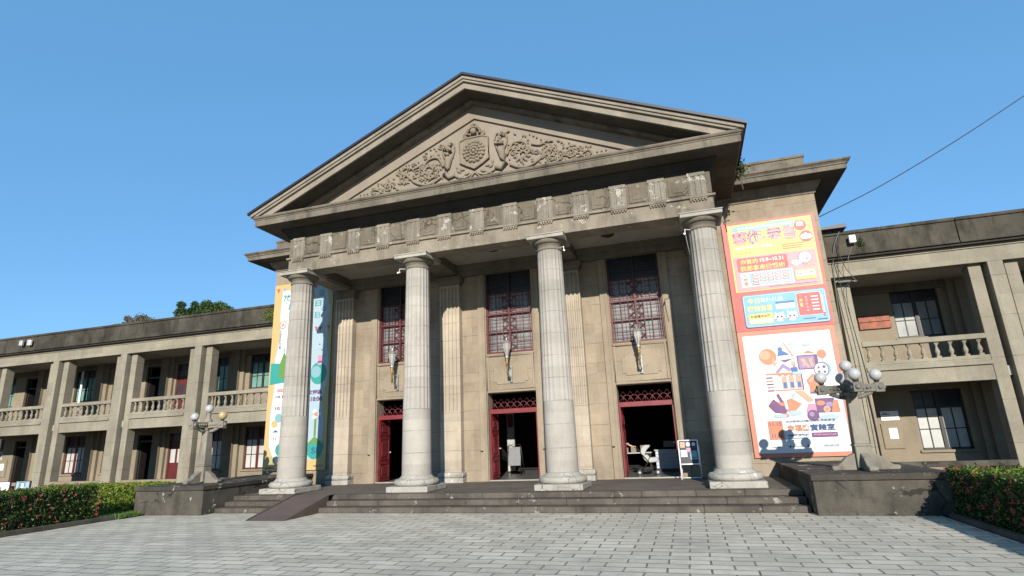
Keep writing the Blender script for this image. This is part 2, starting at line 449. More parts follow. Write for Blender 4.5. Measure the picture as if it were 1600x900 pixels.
# pilasters with flutes
def pilaster(c, hw=.34):
    y0 = 2.25
    mb = MB()
    mb.box(c-hw, c+hw, y0, YW, .66, 2.44); mb.box(c-hw, c+hw, y0, YW, 6.38, 6.45)
    pts = [(c-hw, YW), (c-hw, y0)]; nf = 5; m = .045; fw = (2*hw-m)/nf
    for k in range(nf):
        xa = c-hw+m+k*fw
        for a in range(7):
            th = math.pi*a/6; r = (fw-m)/2
            pts.append((xa+r-r*math.cos(th), y0+.055*math.sin(th)))
    pts += [(c+hw, y0), (c+hw, YW)]
    mb.prism(pts, 'z', 2.44, 6.38)
    o = mb.build('pilaster', m_pil, hall)
    b2 = MB().box(c-hw-.07, c+hw+.07, y0-.08, YW, ZF-.01, .50)
    pr = []
    for a in range(9):
        th = -math.pi/2+math.pi*a/8; pr.append((.03+.05*math.cos(th), .58+.075*math.sin(th)))
    pr = [(-.01, .505)]+pr+[(-.01, .66)]
    b2.sweep(pr, [(c-hw, YW-.001), (c-hw, y0), (c+hw, y0), (c+hw, YW-.001)])
    b2.build('pilaster_base', m_colb, o, bevel=.012)
    c2 = MB().sweep([(0, 6.44), (.02, 6.46), (.02, 6.5), (.07, 6.58), (.07, 6.6), (.1, 6.61), (.1, 6.72), (0, 6.72)], [(c-hw, YW-.001), (c-hw, y0), (c+hw, y0), (c+hw, YW-.001)])
    c2.box(c-hw, c+hw, y0, YW, 6.44, 6.72)
    c2.build('pilaster_capital', m_cap, o)
for c in (-5.87, -1.96, 1.96, 5.87): pilaster(c)

# columns
NF = 20; SEG = 6
def flute(i, k):
    t_ = (i % SEG)/SEG
    return .028*abs(math.sin(math.pi*t_))**.6 if k not in (0, 5) else 0
base_prof = [(.40, .50), (.55, .505)]
for a in range(11):
    th = -math.pi/2+math.pi*a/10; base_prof.append((.51+.072*math.cos(th), .585+.078*math.sin(th)))
base_prof += [(.50, .665), (.455, .672), (.45, .69), (.425, .705), (.405, .735), (.39, .75)]
sh = MB()
def rad(z): return .388-(.388-.328)*(max(0, z-.75)/5.6)**1.25
zl = [.745+(2.42-.745)*k/3 for k in range(4)]
sh.lathe([(rad(z), z) for z in zl], n=64, cap=False)
zs = [2.42, 2.425, 3.6, 5.0, 6.30, 6.33]
sh.lathe([(rad(z), z) for z in zs], n=NF*SEG, mod=flute, cap=False)
col0 = sh.build('column', m_col, hall)
# the hall's origin is not zero: build column around world origin then shift
ORG[col0.name] = tuple(ORG[hall.name])
MB().lathe(base_prof, n=48).build('column_base', m_colb, col0)
MB().box(-.578, .578, -.578, .578, ZF+.001, .505).build('plinth', m_colb, col0, bevel=.018, seg=2)
cap_prof = [(.328, 6.33), (.35, 6.345), (.35, 6.37), (.333, 6.38), (.333, 6.44), (.355, 6.45), (.355, 6.47), (.37, 6.475), (.37, 6.49)]
for a in range(7):
    th = math.pi/2*a/6; cap_prof.append((.37+.09*math.sin(th), 6.49+.11*(1-math.cos(th))))
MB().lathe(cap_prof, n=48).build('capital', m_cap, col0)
MB().box(-.493, .493, -.493, .493, 6.6, 6.69).box(-.51, .51, -.51, .51, 6.69, 6.722).build('abacus', m_abacus, col0, bevel=.008)
for k, x in enumerate((-5.85, -1.95, 1.95, 5.85)):
    c = col0 if k == 0 else copy_tree(col0, hall)
    c.location = (x, 0, 0)

# entablature
XF, YF, YB2 = 6.2, -.28, 2.6
path = [(-XF, YB2), (-XF, YF), (XF, YF), (XF, YB2)]
T = .56
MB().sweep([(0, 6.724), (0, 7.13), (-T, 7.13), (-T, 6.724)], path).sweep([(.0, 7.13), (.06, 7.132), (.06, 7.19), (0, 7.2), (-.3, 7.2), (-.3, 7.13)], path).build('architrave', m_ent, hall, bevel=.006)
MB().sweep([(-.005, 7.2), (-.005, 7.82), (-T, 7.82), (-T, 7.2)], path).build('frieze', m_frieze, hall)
tri = MB(); w3 = .42/3
for k in range(3): tri.prism([(-.21+k*w3+.012, YF), (-.21+k*w3+.03, YF-.035), (-.21+(k+1)*w3-.03, YF-.035), (-.21+(k+1)*w3-.012, YF)], 'z', 7.2, 7.72)
tri.box(-.215, .215, YF-.04, YF, 7.72, 7.81)
tri.box(-.212, .212, YF-.012, YF, 7.2, 7.8)
gut = MB().box(-.21, .21, YF-.045, YF, 7.1, 7.128)
for k in range(6): gut.box(-.2+k*.07, -.2+k*.07+.036, YF-.045, YF, 7.05, 7.1)
tr0 = None
for k in range(13):
    x = -5.86+k*11.72/12
    if k == 0:
        tr0 = tri.build('triglyph', m_tri, hall, bevel=.008); gu = gut.build('guttae', m_ent, tr0); tr0.location = (x, 0, 0)
    else:
        c = copy_tree(tr0, hall, (x, 0, 0))
met0 = None
for k in range(12):
    x = -5.86+(k+.5)*11.72/12
    if met0 is None:
        met0 = MB().box(-.2, .2, YF-.018, YF+.01, 7.26, 7.76).box(-.12, .12, YF-.028, YF-.017, 7.34, 7.68).build('metope_panel', m_frieze, hall, bevel=.01); met0.location = (x, 0, 0)
    else: copy_tree(met0, hall, (x, 0, 0))
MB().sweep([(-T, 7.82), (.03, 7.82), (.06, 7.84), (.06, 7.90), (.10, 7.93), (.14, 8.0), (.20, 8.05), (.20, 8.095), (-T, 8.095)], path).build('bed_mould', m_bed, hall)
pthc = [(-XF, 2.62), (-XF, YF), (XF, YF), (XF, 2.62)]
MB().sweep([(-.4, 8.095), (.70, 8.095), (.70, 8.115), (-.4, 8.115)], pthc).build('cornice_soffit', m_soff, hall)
MB().sweep([(-.4, 8.112), (.69, 8.112), (.70, 8.09), (.73, 8.09), (.73, 8.27), (.75, 8.275), (.75, 8.305), (.78, 8.315), (.80, 8.35), (.80, 8.385), (-.4, 8.45)], pthc).build('cornice', m_corn, hall, bevel=.006)
# pediment
MS = .445
def clip_low(pts, cut):
    out = []
    for i, p in enumerate(pts):
        q = pts[(i+1) % len(pts)]
        if p[1] >= cut: out.append(p)
        if (p[1] >= cut) != (q[1] >= cut):
            u = (cut-p[1])/(q[1]-p[1]); out.append((p[0]+(q[0]-p[0])*u, cut))
    return out
def chev(zt, zb, y0, y1, xe, name, mat, bevel=0, cut=None):
    mb = MB()
    for sx in (-1, 1):
        pts = [(0, zb), (0, zt), (sx*xe, zt-MS*xe), (sx*xe, zb-MS*xe)]
        if cut is not None: pts = clip_low(pts, cut)
        mb.prism(pts, 'y', y0, y1)
    return mb.build(name, mat, hall, bevel)
chev(11.64, 11.57, -1.20, 13.9, 7.08, 'roof', m_roof)
chev(11.57, 11.47, -1.14, -.6, 7.02, 'raking_cornice', m_rake, .006)
chev(11.47, 11.40, -1.10, -.6, 6.99, 'raking_cornice', m_rake, .004, 8.38)
chev(11.40, 11.21, -1.03, -.2, 6.93, 'raking_cornice', m_rake, .006, 8.386)
chev(11.209, 11.195, -1.0, -.2, 6.9, 'raking_soffit', m_soff, 0, 8.386)  # thin dark sheet below the raking cornice, its shade painted in
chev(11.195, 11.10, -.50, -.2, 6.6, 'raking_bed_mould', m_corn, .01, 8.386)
MB().sweep([(-.3, 8.40), (.74, 8.40), (.76, 8.44), (.82, 8.47), (.82, 8.56), (-.3, 8.56)], [(-XF, 2.6), (-XF, -.25)]).build('eaves_moulding', m_corn, hall)
MB().sweep([(-.3, 8.40), (.74, 8.40), (.76, 8.44), (.82, 8.47), (.82, 8.56), (-.3, 8.56)], [(XF, -.25), (XF, 2.6)]).build('eaves_moulding', m_corn, hall)
ty = MB(); ty.prism([(-6.6, 8.3), (6.6, 8.3), (0, 11.3)], 'y', -.235, .1)
ty.build('tympanum', m_tymp, hall)
# raised border field around the carved panel
AP = 10.69
mb = MB()
for sx in (-1, 1):
    mb.prism([(0, 11.3), (0, AP), (sx*(AP-8.35)/MS, 8.35), (sx*6.55, 8.35)], 'y', -.27, -.2)
    mb.prism([(0, AP+.035), (0, AP-.02), (sx*(AP-.02-8.35)/MS, 8.35), (sx*(AP+.035-8.35)/MS, 8.35)], 'y', -.30, -.2)
mb.build('pediment_border', m_tymp, hall)
# carved relief: shield with flower, cornucopias, scrolls
rel = MB(); YR = -.25
def spiral(cx, cz, r0, a0, turns, sgn, r=.032, grow=0.12, n=18):
    p = []
    for k in range(n+1):
        a = a0+sgn*turns*2*math.pi*k/n; rr = r0*(grow+(1-grow)*(1-k/n))
        p.append((cx+rr*math.cos(a), YR-.03, cz+rr*math.sin(a)))
    rel.tube(p, r, 6)
def curve(pts, r=.03, r2=None):
    P = [Vector((x, YR-.035, z)) for x, z in pts]; out = []
    for i in range(len(P)-1):
        p0, p1, p2, p3 = P[max(i-1, 0)], P[i], P[i+1], P[min(i+2, len(P)-1)]
        for k in range(5):
            u = k/5
            out.append(.5*((2*p1)+(-p0+p2)*u+(2*p0-5*p1+4*p2-p3)*u*u+(-p0+3*p1-3*p2+p3)*u**3))
    out.append(P[-1]); rel.tube(out, r, 6, r2)
def leaf(x, z, ang, L=.16, w=.045):
    ca, sa = math.cos(ang), math.sin(ang); pts = [(0, 0, 0), (L*.5, w, -.01), (L, 0, 0), (L*.5, -w, -.01), (L*.5, 0, -.06)]
    vs = [(x+ca*a-sa*b_, YR-.02+c, z+sa*a+ca*b_) for a, b_, c in pts]
    rel.add(vs, [(0, 1, 4), (1, 2, 4), (2, 3, 4), (3, 0, 4)], True)
sz0 = 9.62
sh_pts = [(-.44, .36), (-.26, .44), (.26, .44), (.44, .36), (.44, -.30), (.25, -.42), (.10, -.50), (0, -.56), (-.10, -.50), (-.25, -.42), (-.44, -.30)]
rel.prism([(x-.02, z+sz0) for x, z in sh_pts], 'y', -.30, -.22)
rel.tube([(x-.02, -.305, z+sz0) for x, z in sh_pts+[sh_pts[0]]], .028, 6)
def disc(cx, cz, r, y0, y1, n=28, wav=0, nw=12):
    rel.prism([(cx+(r+wav*math.cos(nw*2*math.pi*k/n))*math.cos(2*math.pi*k/n), cz+(r+wav*math.cos(nw*2*math.pi*k/n))*math.sin(2*math.pi*k/n)) for k in range(n)], 'y', y0, y1)
for r_, n_, yy in ((.30, 16, -.325), (.20, 12, -.345), (.11, 8, -.36)):
    for k in range(n_):
        a = 2*math.pi*k/n_
        rel.sphere((-.02+r_*math.cos(a), yy, sz0-.03+r_*math.sin(a)), .055 if r_ > .25 else .045, 8, 5)
disc(-.02, sz0-.03, .27, -.33, -.29)
rel.sphere((-.02, -.36, sz0-.03), .06, 8, 6)
# crown on the shield
for k in range(9):
    a = math.pi*k/8
    rel.sphere((-.02+.2*math.cos(a), -.33, 10.18+.2*math.sin(a)), .045, 8, 5)
rel.sphere((-.02, -.34, 10.22), .10, 10, 6)
spiral(-.27, 10.15, .1, 0, 1.2, 1); spiral(.23, 10.15, .1, math.pi, 1.2, -1)
curve([(-.30, 10.1), (-.16, 10.36), (-.02, 10.50), (.12, 10.36), (.26, 10.1)], .028)
rr = random.Random(3)
for sx in (-1, 1):
    X = lambda v: sx*v-.02
    # cornucopia horn with fruit
    horn = [(.62, 8.98), (.80, 8.93), (.92, 9.05), (.86, 9.25), (.82, 9.42), (.80, 9.55)]
    P = [(X(a), -.29, b_) for a, b_ in horn]
    rel.tube(P, [.05, .07, .085, .095, .105, .125], 10)
    curve([(X(.66), 9.56), (X(.94), 9.56)], .03)
    for k in range(13):
        rel.sphere((X(.80+rr.uniform(-.14, .14)), -.32-rr.uniform(0, .05), 9.66+rr.uniform(0, .34)), rr.uniform(.035, .06), 8, 5)
    curve([(X(.68), 9.58), (X(.62), 9.8), (X(.66), 10.0), (X(.74), 10.05)], .025)
    curve([(X(.94), 9.58), (X(1.0), 9.8), (X(.98), 10.0), (X(1.08), 10.04)], .025)
    # acanthus under shield
    for a, b_, an in ((.15, 9.0, -.3), (.3, 9.1, .2), (.42, 9.02, .7), (.35, 8.92, -.5), (.5, 9.12, 1.2)):
        leaf(X(a), b_, an if sx > 0 else math.pi-an, .2, .05)
    curve([(X(.05), 8.93), (X(.3), 8.83), (X(.55), 8.9), (X(.62), 8.98)], .025)
    curve([(X(.0), 8.95), (X(.18), 8.78), (X(.36), 8.68)], .02)
    # scroll train
    curve([(X(.98), 9.3), (X(1.15), 9.62), (X(1.45), 9.62), (X(1.62), 9.4), (X(1.55), 9.2), (X(1.35), 9.12)], .034, .024)
    spiral(X(1.42), 9.25, .28, 0, 1.5, sx, .03)
    for k in range(10):
        a = 2*math.pi*k/10; leaf(X(1.42)+.12*math.cos(a), 9.25+.12*math.sin(a), a+.4, .17, .05)
    curve([(X(1.05), 9.0), (X(1.3), 8.86), (X(1.6), 8.84), (X(1.9), 8.98), (X(2.1), 9.2), (X(2.3), 9.3)], .034)
    spiral(X(2.22), 9.16, .2, math.pi/2, 1.4, -sx, .028)
    for k in range(7):
        a = 2*math.pi*k/7; leaf(X(2.22)+.08*math.cos(a), 9.16+.08*math.sin(a), a, .14, .045)
    curve([(X(1.7), 9.5), (X(1.95), 9.42), (X(2.15), 9.5), (X(2.3), 9.46)], .025)
    curve([(X(2.0), 8.78), (X(2.35), 8.8), (X(2.6), 8.98), (X(2.8), 9.12), (X(2.95), 9.08)], .03, .02)
    spiral(X(2.78), 8.97, .14, math.pi/2, 1.3, -sx, .024)
    curve([(X(2.75), 8.8), (X(3.0), 8.85), (X(3.15), 8.95), (X(3.3), 8.98), (X(3.36), 8.9), (X(3.28), 8.84)], .024, .014)
    for k in range(120):
        t_ = rr.random(); xx = 1.0+2.35*t_; top = AP-MS*xx-.14
        zz = rr.uniform(8.80, max(8.84, top)); an = rr.uniform(0, 6.28)
        leaf(X(xx), zz, an, rr.uniform(.07, .14), rr.uniform(.02, .035))
    for k in range(16):
        xx = 1.05+2.1*k/16; top = AP-MS*xx-.2
        spiral(X(xx), rr.uniform(8.9, max(8.92, top)), rr.uniform(.07, .12), rr.uniform(0, 6), 1.2, rr.choice((-1, 1)), .016)
    for xx in (3.5, 3.62, 3.74): rel.sphere((X(xx), -.26, 8.90), .025, 8, 5)
rel.build('pediment_relief', m_relief, hall)
# block cornice, attic
bp_ = [(-9.1, 13.9), (-9.1, 2.6), (9.1, 2.6), (9.1, 13.9)]
MB().sweep([(-.2, 7.93), (.03, 7.93), (.05, 7.97), (.05, 8.03), (.1, 8.06), (.18, 8.2), (.2, 8.24), (-.2, 8.24)], bp_).build('side_bed_mould', m_ent, hall)
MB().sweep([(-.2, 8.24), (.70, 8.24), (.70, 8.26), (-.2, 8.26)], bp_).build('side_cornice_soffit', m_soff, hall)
MB().sweep([(-.2, 8.262), (.69, 8.262), (.7, 8.235), (.73, 8.235), (.73, 8.36), (.76, 8.37), (.76, 8.40), (.80, 8.44), (.83, 8.46), (.83, 8.51), (-.2, 8.56)], bp_).build('side_cornice', m_corn, hall, bevel=.006)
ap_ = [(-8.93, 13.7), (-8.93, 2.3), (8.93, 2.3), (8.93, 13.7)]
MB().sweep([(-.2, 8.5), (0, 8.5), (0, 8.93), (.035, 8.95), (.035, 9.02), (-.2, 9.02)], ap_).build('attic_parapet', m_corn, hall, bevel=.006)
MB().box(-8.8, 8.8, 2.95, 13.7, 8.3, 8.5).build('flat_roof', m_corn, hall)
# portico ceiling
MB().box(-XF+.1, XF-.1, -.1, 2.5, 7.05, 7.12).build('portico_ceiling', m_ceil, hall)
mb = MB()
for x in (-5.87, -1.96, 1.96, 5.87): mb.box(x-.33, x+.33, .27, 2.49, 6.76, 7.055)
mb.box(-XF+.1, XF-.1, 2.22, 2.498, 6.72, 7.06)
for a, b_ in ((-5.54, -2.29), (-1.63, 1.63), (2.29, 5.54)):
    mb.box(a, b_, .27, .42, 6.90, 7.055); mb.box(a, b_, 2.1, 2.22, 6.90, 7.055)
mb.build('ceiling_beam', m_ceild, hall, bevel=.008)
for x, yl in ((-3.8, .75), (0, 1.0), (3.4, 1.15)):
    mb = MB().lathe([(.19, 7.06), (.19, 7.02), (.14, 6.985), (.12, 6.985)], x, yl, 20)
    mb.build('ceiling_fitting', m_dkframe, hall)
# interior
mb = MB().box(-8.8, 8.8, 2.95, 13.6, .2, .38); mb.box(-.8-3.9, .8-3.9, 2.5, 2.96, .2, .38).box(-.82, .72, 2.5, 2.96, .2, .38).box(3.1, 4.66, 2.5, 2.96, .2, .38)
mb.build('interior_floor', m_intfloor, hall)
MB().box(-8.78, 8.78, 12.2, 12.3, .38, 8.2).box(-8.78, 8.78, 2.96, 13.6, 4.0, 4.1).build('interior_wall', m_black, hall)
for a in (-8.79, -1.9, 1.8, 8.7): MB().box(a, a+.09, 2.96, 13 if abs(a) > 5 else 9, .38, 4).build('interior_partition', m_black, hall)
# doors
for di, c in enumerate((-3.9, -.05, 3.88)):
    hw = .77
    fr = MB().box(c-hw, c+hw, 2.66, 2.74, 2.31, 2.45)
    fr.box(c-hw, c-hw+.06, 2.62, 2.72, .38, 2.31).box(c+hw-.06, c+hw, 2.62, 2.72, .38, 2.31)
    fr.build('door_frame', m_red, hall, bevel=.008)
    gr = MB(); n_ = 7; wst = (2*hw-.1)/n_
    for k in range(n_):
        xa = c-hw+.05+k*wst
        for s0, s1 in ((0, 1), (1, 0)):
            pts = [(xa+wst*(s0+(s1-s0)*u), 2.70, 2.45+.2*math.sin(math.pi/2*u)) for u in (0, .25, .5, .75, 1)]
            gr.tube(pts, .012, 5)
        gr.tube([(xa+wst/2, 2.70, 2.45), (xa+wst/2, 2.70, 2.62)], .009, 5)
        gr.tube([(xa, 2.70, 2.62), (xa+wst/2, 2.7, 2.75), (xa+wst, 2.7, 2.62)], .005, 4)
    gr.build('transom_grille', m_redw, hall)  # darker red than the frame, standing in for shade in the opening
    MB().box(c-hw, c+hw, 2.5-.02, 2.62, ZF, .40).build('door_threshold', m_abacus, hall, bevel=.01)
    for sx in (-1, 1):
        xx = c+sx*(hw-.035)
        lf = MB().box(xx-.022, xx+.022, 2.58, 3.30, .41, 2.30)
        for z0, z1 in ((.50, .95), (1.05, 1.72), (1.82, 2.2)):
            for side in (-1, 1):
                xs = xx+side*.028
                lf.box(xs-.008, xs+.008, 2.66, 3.22, z0, z0+.03); lf.box(xs-.008, xs+.008, 2.66, 3.22, z1-.03, z1)
                lf.box(xs-.008, xs+.008, 2.66, 2.69, z0+.03, z1-.03); lf.box(xs-.008, xs+.008, 3.19, 3.22, z0+.03, z1-.03)
                lf.box(xs-.010, xs+.010, 2.76, 3.12, z0+.1, z1-.1)
        o = lf.build('door_leaf', m_red, hall, bevel=.004)
        MB().tube([(xx-sx*.022, 3.22, 1.28), (xx-sx*.07, 3.22, 1.28)], .012, 6).sphere((xx-sx*.08, 3.22, 1.28), .028, 8, 6).build('door_handle', m_grey, o)
        MB().box(c+sx*(hw+.2)-.04, c+sx*(hw+.2)+.04, 2.36, 2.43, 1.235, 1.25).build('door_hook', m_dkframe, hall)
# tall windows with red lattice
for c in (-3.9, -.05, 3.88):
    hw = .76
    MB().box(c-hw, c+hw, 2.68, 2.70, 4.13, 6.1).build('window_glass', m_pane_big, hall)
    MB().box(c-hw, c+hw, 2.68, 2.70, 6.101, 6.84).build('window_glass', m_pane_dark, hall)  # top glass coloured near-black to stand in for the portico shade
    fr = MB()
    fr.box(c-hw, c+hw, 2.58, 2.66, 4.13, 4.20)
    fr.box(c-hw, c-hw+.05, 2.58, 2.66, 4.2, 6.1).box(c+hw-.05, c+hw, 2.58, 2.66, 4.2, 6.1)
    fr.box(c-.026, c+.026, 2.57, 2.66, 4.2, 6.1)
    uf = MB().box(c-hw, c+hw, 2.58, 2.66, 6.77, 6.84).box(c-hw, c-hw+.05, 2.58, 2.66, 6.1, 6.77).box(c+hw-.05, c+hw, 2.58, 2.66, 6.1, 6.77).box(c-.026, c+.026, 2.57, 2.66, 6.1, 6.77)
    for z in (6.3, 6.5): uf.box(c-hw+.05, c+hw-.05, 2.6, 2.62, z-.01, z+.01)
    uf.build('upper_window_frame', m_dkframe, hall)  # top frame coloured dark instead of maroon, also painted shade
    for z in (4.80, 6.08): fr.box(c-hw, c+hw, 2.575, 2.66, z-.015, z+.015)
    fr.box(c-hw, c+hw, 2.56, 2.66, 5.37, 5.43)
    fro = fr.build('window_frame', m_redw, hall)
    la = MB()
    for z in (4.3, 4.5, 4.9, 5.26, 5.52, 5.95): la.box(c-hw, c+hw, 2.60, 2.615, z-.008, z+.008)
    for dx in (-.66, -.44, -.22, .22, .44, .66): la.box(c+dx-.01, c+dx+.01, 2.59, 2.61, 4.2, 6.1)
    for dx in (-.6, -.33, -.11, .11, .33, .6): la.box(c+dx-.004, c+dx+.004, 2.625, 2.635, 4.2, 6.1)
    for z in (4.4, 4.62, 5.02, 5.14, 5.62, 5.8): la.box(c-hw, c+hw, 2.636, 2.642, z-.004, z+.004)
    for z0, z1 in ((4.2, 4.78), (4.82, 5.36), (5.44, 6.06)):
        for sx in (-1, 1):
            la.tube([(c, 2.6, z0), (c+sx*.22, 2.6, z0+.2)], .011, 4); la.tube([(c, 2.6, z1), (c+sx*.22, 2.6, z1-.2)], .011, 4)
            la.tube([(c, 2.6, (z0+z1)/2), (c+sx*.22, 2.6, z0+.08)], .011, 4); la.tube([(c, 2.6, (z0+z1)/2), (c+sx*.22, 2.6, z1-.08)], .011, 4)
    la.build('window_lattice', m_redw, fro)
    MB().box(c-hw-.02, c+hw+.02, 2.46, 2.6, 4.08, 4.13).build('window_sill', m_wall_p, fro, bevel=.01)
# downpipe
MB().tube([(6.15, 2.3, 7.0), (6.13, 2.33, .42)], .05, 10).build('downpipe', m_grey, hall)

# ------------------------------------------------------------ arcaded wings
bal = MB().box(-.055, .055, -.055, .055, 3.17, 3.215)
bal.lathe([(.035, 3.215), (.05, 3.235), (.03, 3.25), (.055, 3.29), (.062, 3.33), (.05, 3.38), (.03, 3.44), (.026, 3.48), (.035, 3.50), (.045, 3.52), (.035, 3.54)], n=10)
bal.box(-.05, .05, -.05, .05, 3.54, 3.585)
YG, YJ, YBW = 3.2, 3.36, 5.4
def wing(sx, nb, label):
    x_end = 13.1+3.87*nb
    w = thing('arcade_wing', label, 'building', (sx*14, 6, 0), 'two-storey wings beside the hall')
    X = lambda v: sx*v
    def bx(mb, a, b_, *r):
        a, b_ = sorted((X(a), X(b_))); mb.box(a, b_, *r); return mb
    bx(MB(), 9.1, x_end, 3.0, 12, 0, .08).build('corridor_floor', m_floor, w)
    bx(MB(), 9.1, x_end, YJ+.03, 12, 2.62, 2.86).build('upper_floor_slab', m_ceil, w)
    bx(MB(), 9.1, x_end, YG+.25, 12, 5.66, 6.04).build('corridor_ceiling', m_ceil, w)
    bx(bx(MB(), 9.12, x_end, YG, YG+.25, 5.56, 6.04), 9.12, x_end, YG-.03, YG, 5.96, 6.04).build('upper_beam', m_wing, w, bevel=.006)
    bx(MB(), 9.12, x_end, YG-.16, YG+.3, 6.04, 6.10).build('drip_ledge', m_bed, w)
    xs = [9.12]+[12.38+3.83*k for k in range(nb+1)]
    for a, b_ in zip(xs[:-1], xs[1:]):
        mb = bx(MB(), a+.008, b_-.008, YG-.2, YG, 6.10, 6.72)
        bx(mb, a+.008, b_-.008, YG-.24, YG+.02, 6.72, 6.81); bx(mb, a+.008, b_-.008, YG-.225, YG-.2, 6.10, 6.17)
        mb.build('parapet_panel', m_parapet, w, bevel=.012)
    # piers
    piers = [13.1+3.87*k for k in range(nb)]
    pm = MB(); pm.box(-.17, .17, YG, YG+.5, 0, 5.56)
    for q in (-1, 1): pm.box(q*.26, q*.55, YJ, YG+.5, 0, 5.56); pm.box(q*.169, q*.261, YG+.42, YG+.5, 0, 5.56)
    p0 = None
    for c in piers:
        if p0 is None: p0 = pm.build('pier', m_wing, w, bevel=.008); p0.location = (X(c), 0, 0)
        else: copy_tree(p0, w, (X(c), 0, 0))
    bx(MB(), 9.38, 9.72, YJ, YG+.5, 0, 5.56).box(*sorted((X(9.11), X(9.38))), YG+.4, YG+.5, 0, 5.56).build('end_pier', m_wing, w, bevel=.008)
    # bays
    edges = [(9.72, piers[0]-.55)]+[(piers[k]+.55, piers[k+1]-.55) for k in range(nb-1)]
    b0 = None
    for bi, (a, b_) in enumerate(edges):
        mb = bx(MB(), a, b_, YJ+.02, YG+.45, 2.53, 2.92)
        bx(mb, a, b_, YJ-.04, YG+.45, 2.92, 3.02); bx(mb, a, b_, YJ+.01, YG+.45, 3.02, 3.17)
        mb.build('balcony_beam', m_wing, w, bevel=.008)
        rl = bx(MB(), a, b_, YJ-.02, YJ+.2, 3.585, 3.72).build('balustrade', m_wing, w, bevel=.012)
        n_ = 9
        for k in range(n_):
            xk = X(a+(b_-a)*(k+.5)/n_)
            if b0 is None:
                b0 = bal.build('baluster', m_wing, rl)
                # built round x = 0, y = 0
                b0.location = (xk, YJ+.09, 0)
            else:
                c = b0.copy(); COL.objects.link(c); c.parent = rl; c.location = (xk, YJ+.09, 0)
        mb = bx(MB(), a, b_, YJ-.02, YJ+.2, .45, .585)
        for k in range(5): bx(mb, a+(b_-a)*(k+.5)/5-.09, a+(b_-a)*(k+.5)/5+.09, YJ+.02, YJ+.16, .08, .45)
        mb.build('low_rail', m_ped if sx > 0 else m_wing_in, w, bevel=.012)
    # back wall
    holes = []; items = []
    for k in range(nb):
        p = 13.1+3.87*k
        for q in (-1, 1):
            if k % 2 == 0: cx, hw, kind = p+q*1.2, .62, 'w'
            else: cx, hw, kind = p+q*.88, .42, ('dark' if (q > 0) else 'red')
            for lvl in (0, 1):
                if kind == 'w': z0, z1 = ((.78, 2.45), (4.0, 5.6))[lvl]
                else: z0, z1 = ((.08, 2.35), (2.86, 5.35))[lvl]
                holes.append((cx-hw, cx+hw, z0, z1)); items.append((cx, hw, kind, lvl, z0, z1))
    mb = MB()
    holes2 = [(min(X(h[0]), X(h[1])), max(X(h[0]), X(h[1])), h[2], h[3]) for h in holes]
    xa, xb = sorted((X(9.1), X(x_end)))
    for lo, hi in ((0.08, 2.62), (2.86, 5.66)):
        hh = [h for h in holes2 if lo <= h[2] < hi]
        holes_wall(mb, xa, xb, lo, hi, YBW, YBW+.25, hh)
    mb.build('corridor_wall', m_wing_in, w)
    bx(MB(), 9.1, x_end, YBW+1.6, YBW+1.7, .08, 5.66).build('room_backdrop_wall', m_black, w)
    for k in range(nb):
        p = 13.1+3.87*k
        for lo, hi in ((0.08, 2.62), (2.86, 5.66)):
            mb = MB()
            bx(mb, p-.16, p+.16, YBW-.22, YBW, lo, hi); bx(mb, p-.36, p-.16, YBW-.12, YBW, lo, hi); bx(mb, p+.16, p+.36, YBW-.12, YBW, lo, hi)
            mb.build('wall_pilaster', m_wing_in, w, bevel=.006)
    bx(MB(), 9.1, x_end, YBW-.08, YBW, 5.42, 5.66).build('wall_moulding', m_ceild, w)
    for cx, hw, kind, lvl, z0, z1 in items:
        y = YBW+.08
        fm = {(0, 'w'): m_redw if sx < 0 else m_dkframe, (1, 'w'): m_dkframe}.get((lvl, kind), m_redw)
        if kind == 'w':
            zt = z0+(1.15 if lvl == 0 else 1.08)
            f = MB()
            bx(f, cx-hw, cx-hw+.05, y, y+.07, z0, z1); bx(f, cx+hw-.05, cx+hw, y, y+.07, z0, z1)
            bx(f, cx-.045, cx+.045, y-.01, y+.07, z0, z1)
            for z in (z0, z1-.06): bx(f, cx-hw, cx+hw, y, y+.068, z, z+.06)
            bx(f, cx-hw, cx+hw, y-.015, y+.068, zt, zt+.08)
            for q in (-1, 1):
                m_ = cx+q*hw/2+q*.005; bx(f, m_-.013, m_+.013, y+.02, y+.06, z0, z1)
                bx(f, cx+q*.04, cx+q*(hw-.04), y+.02, y+.058, (z0+zt)/2-.013, (z0+zt)/2+.013)
                bx(f, cx+q*.04, cx+q*(hw-.04), y+.02, y+.058, (z1+zt)/2+.02, (z1+zt)/2+.045)
            fo = f.build('window_frame', fm, w)
            pm_ = m_pane_white if lvl == 0 else (m_pane_green if sx < 0 else m_pane_grey)
            bx(MB(), cx-hw, cx+hw, y+.04, y+.05, z0+.01, zt+.02).build('window_pane', pm_, fo)
            bx(MB(), cx-hw, cx+hw, y+.04, y+.05, zt+.05, z1-.01).build('transom_pane', m_pane_dark, fo)
            bx(MB(), cx-hw-.08, cx+hw+.08, YBW-.06, YBW+.1, z0-.07, z0-.001).build('window_sill', m_wing_in, fo, bevel=.008)
        elif kind == 'red':
            zt = z0+1.85
            f = MB(); bx(f, cx-hw, cx+hw, y, y+.06, z0, zt)
            for a, b_, c_, d_ in ((-.34, -.05, .1, .8), (.05, .34, .1, .8)): bx(f, cx+a, cx+b_, y-.015, y, z0+c_, z0+d_)
            bx(f, cx-hw, cx+hw, y-.03, y+.05, zt, zt+.07)
            for q in (-1, 1): bx(f, cx+q*hw, cx+q*(hw-.05), y-.03, y+.06, z0, z1)
            fo = f.build('closed_door', m_redw, w, bevel=.004)
            g_ = MB()
            for a in (-.32, .06): bx(g_, cx+a, cx+a+.26, y-.012, y-.002, z0+1.05, z0+1.6)
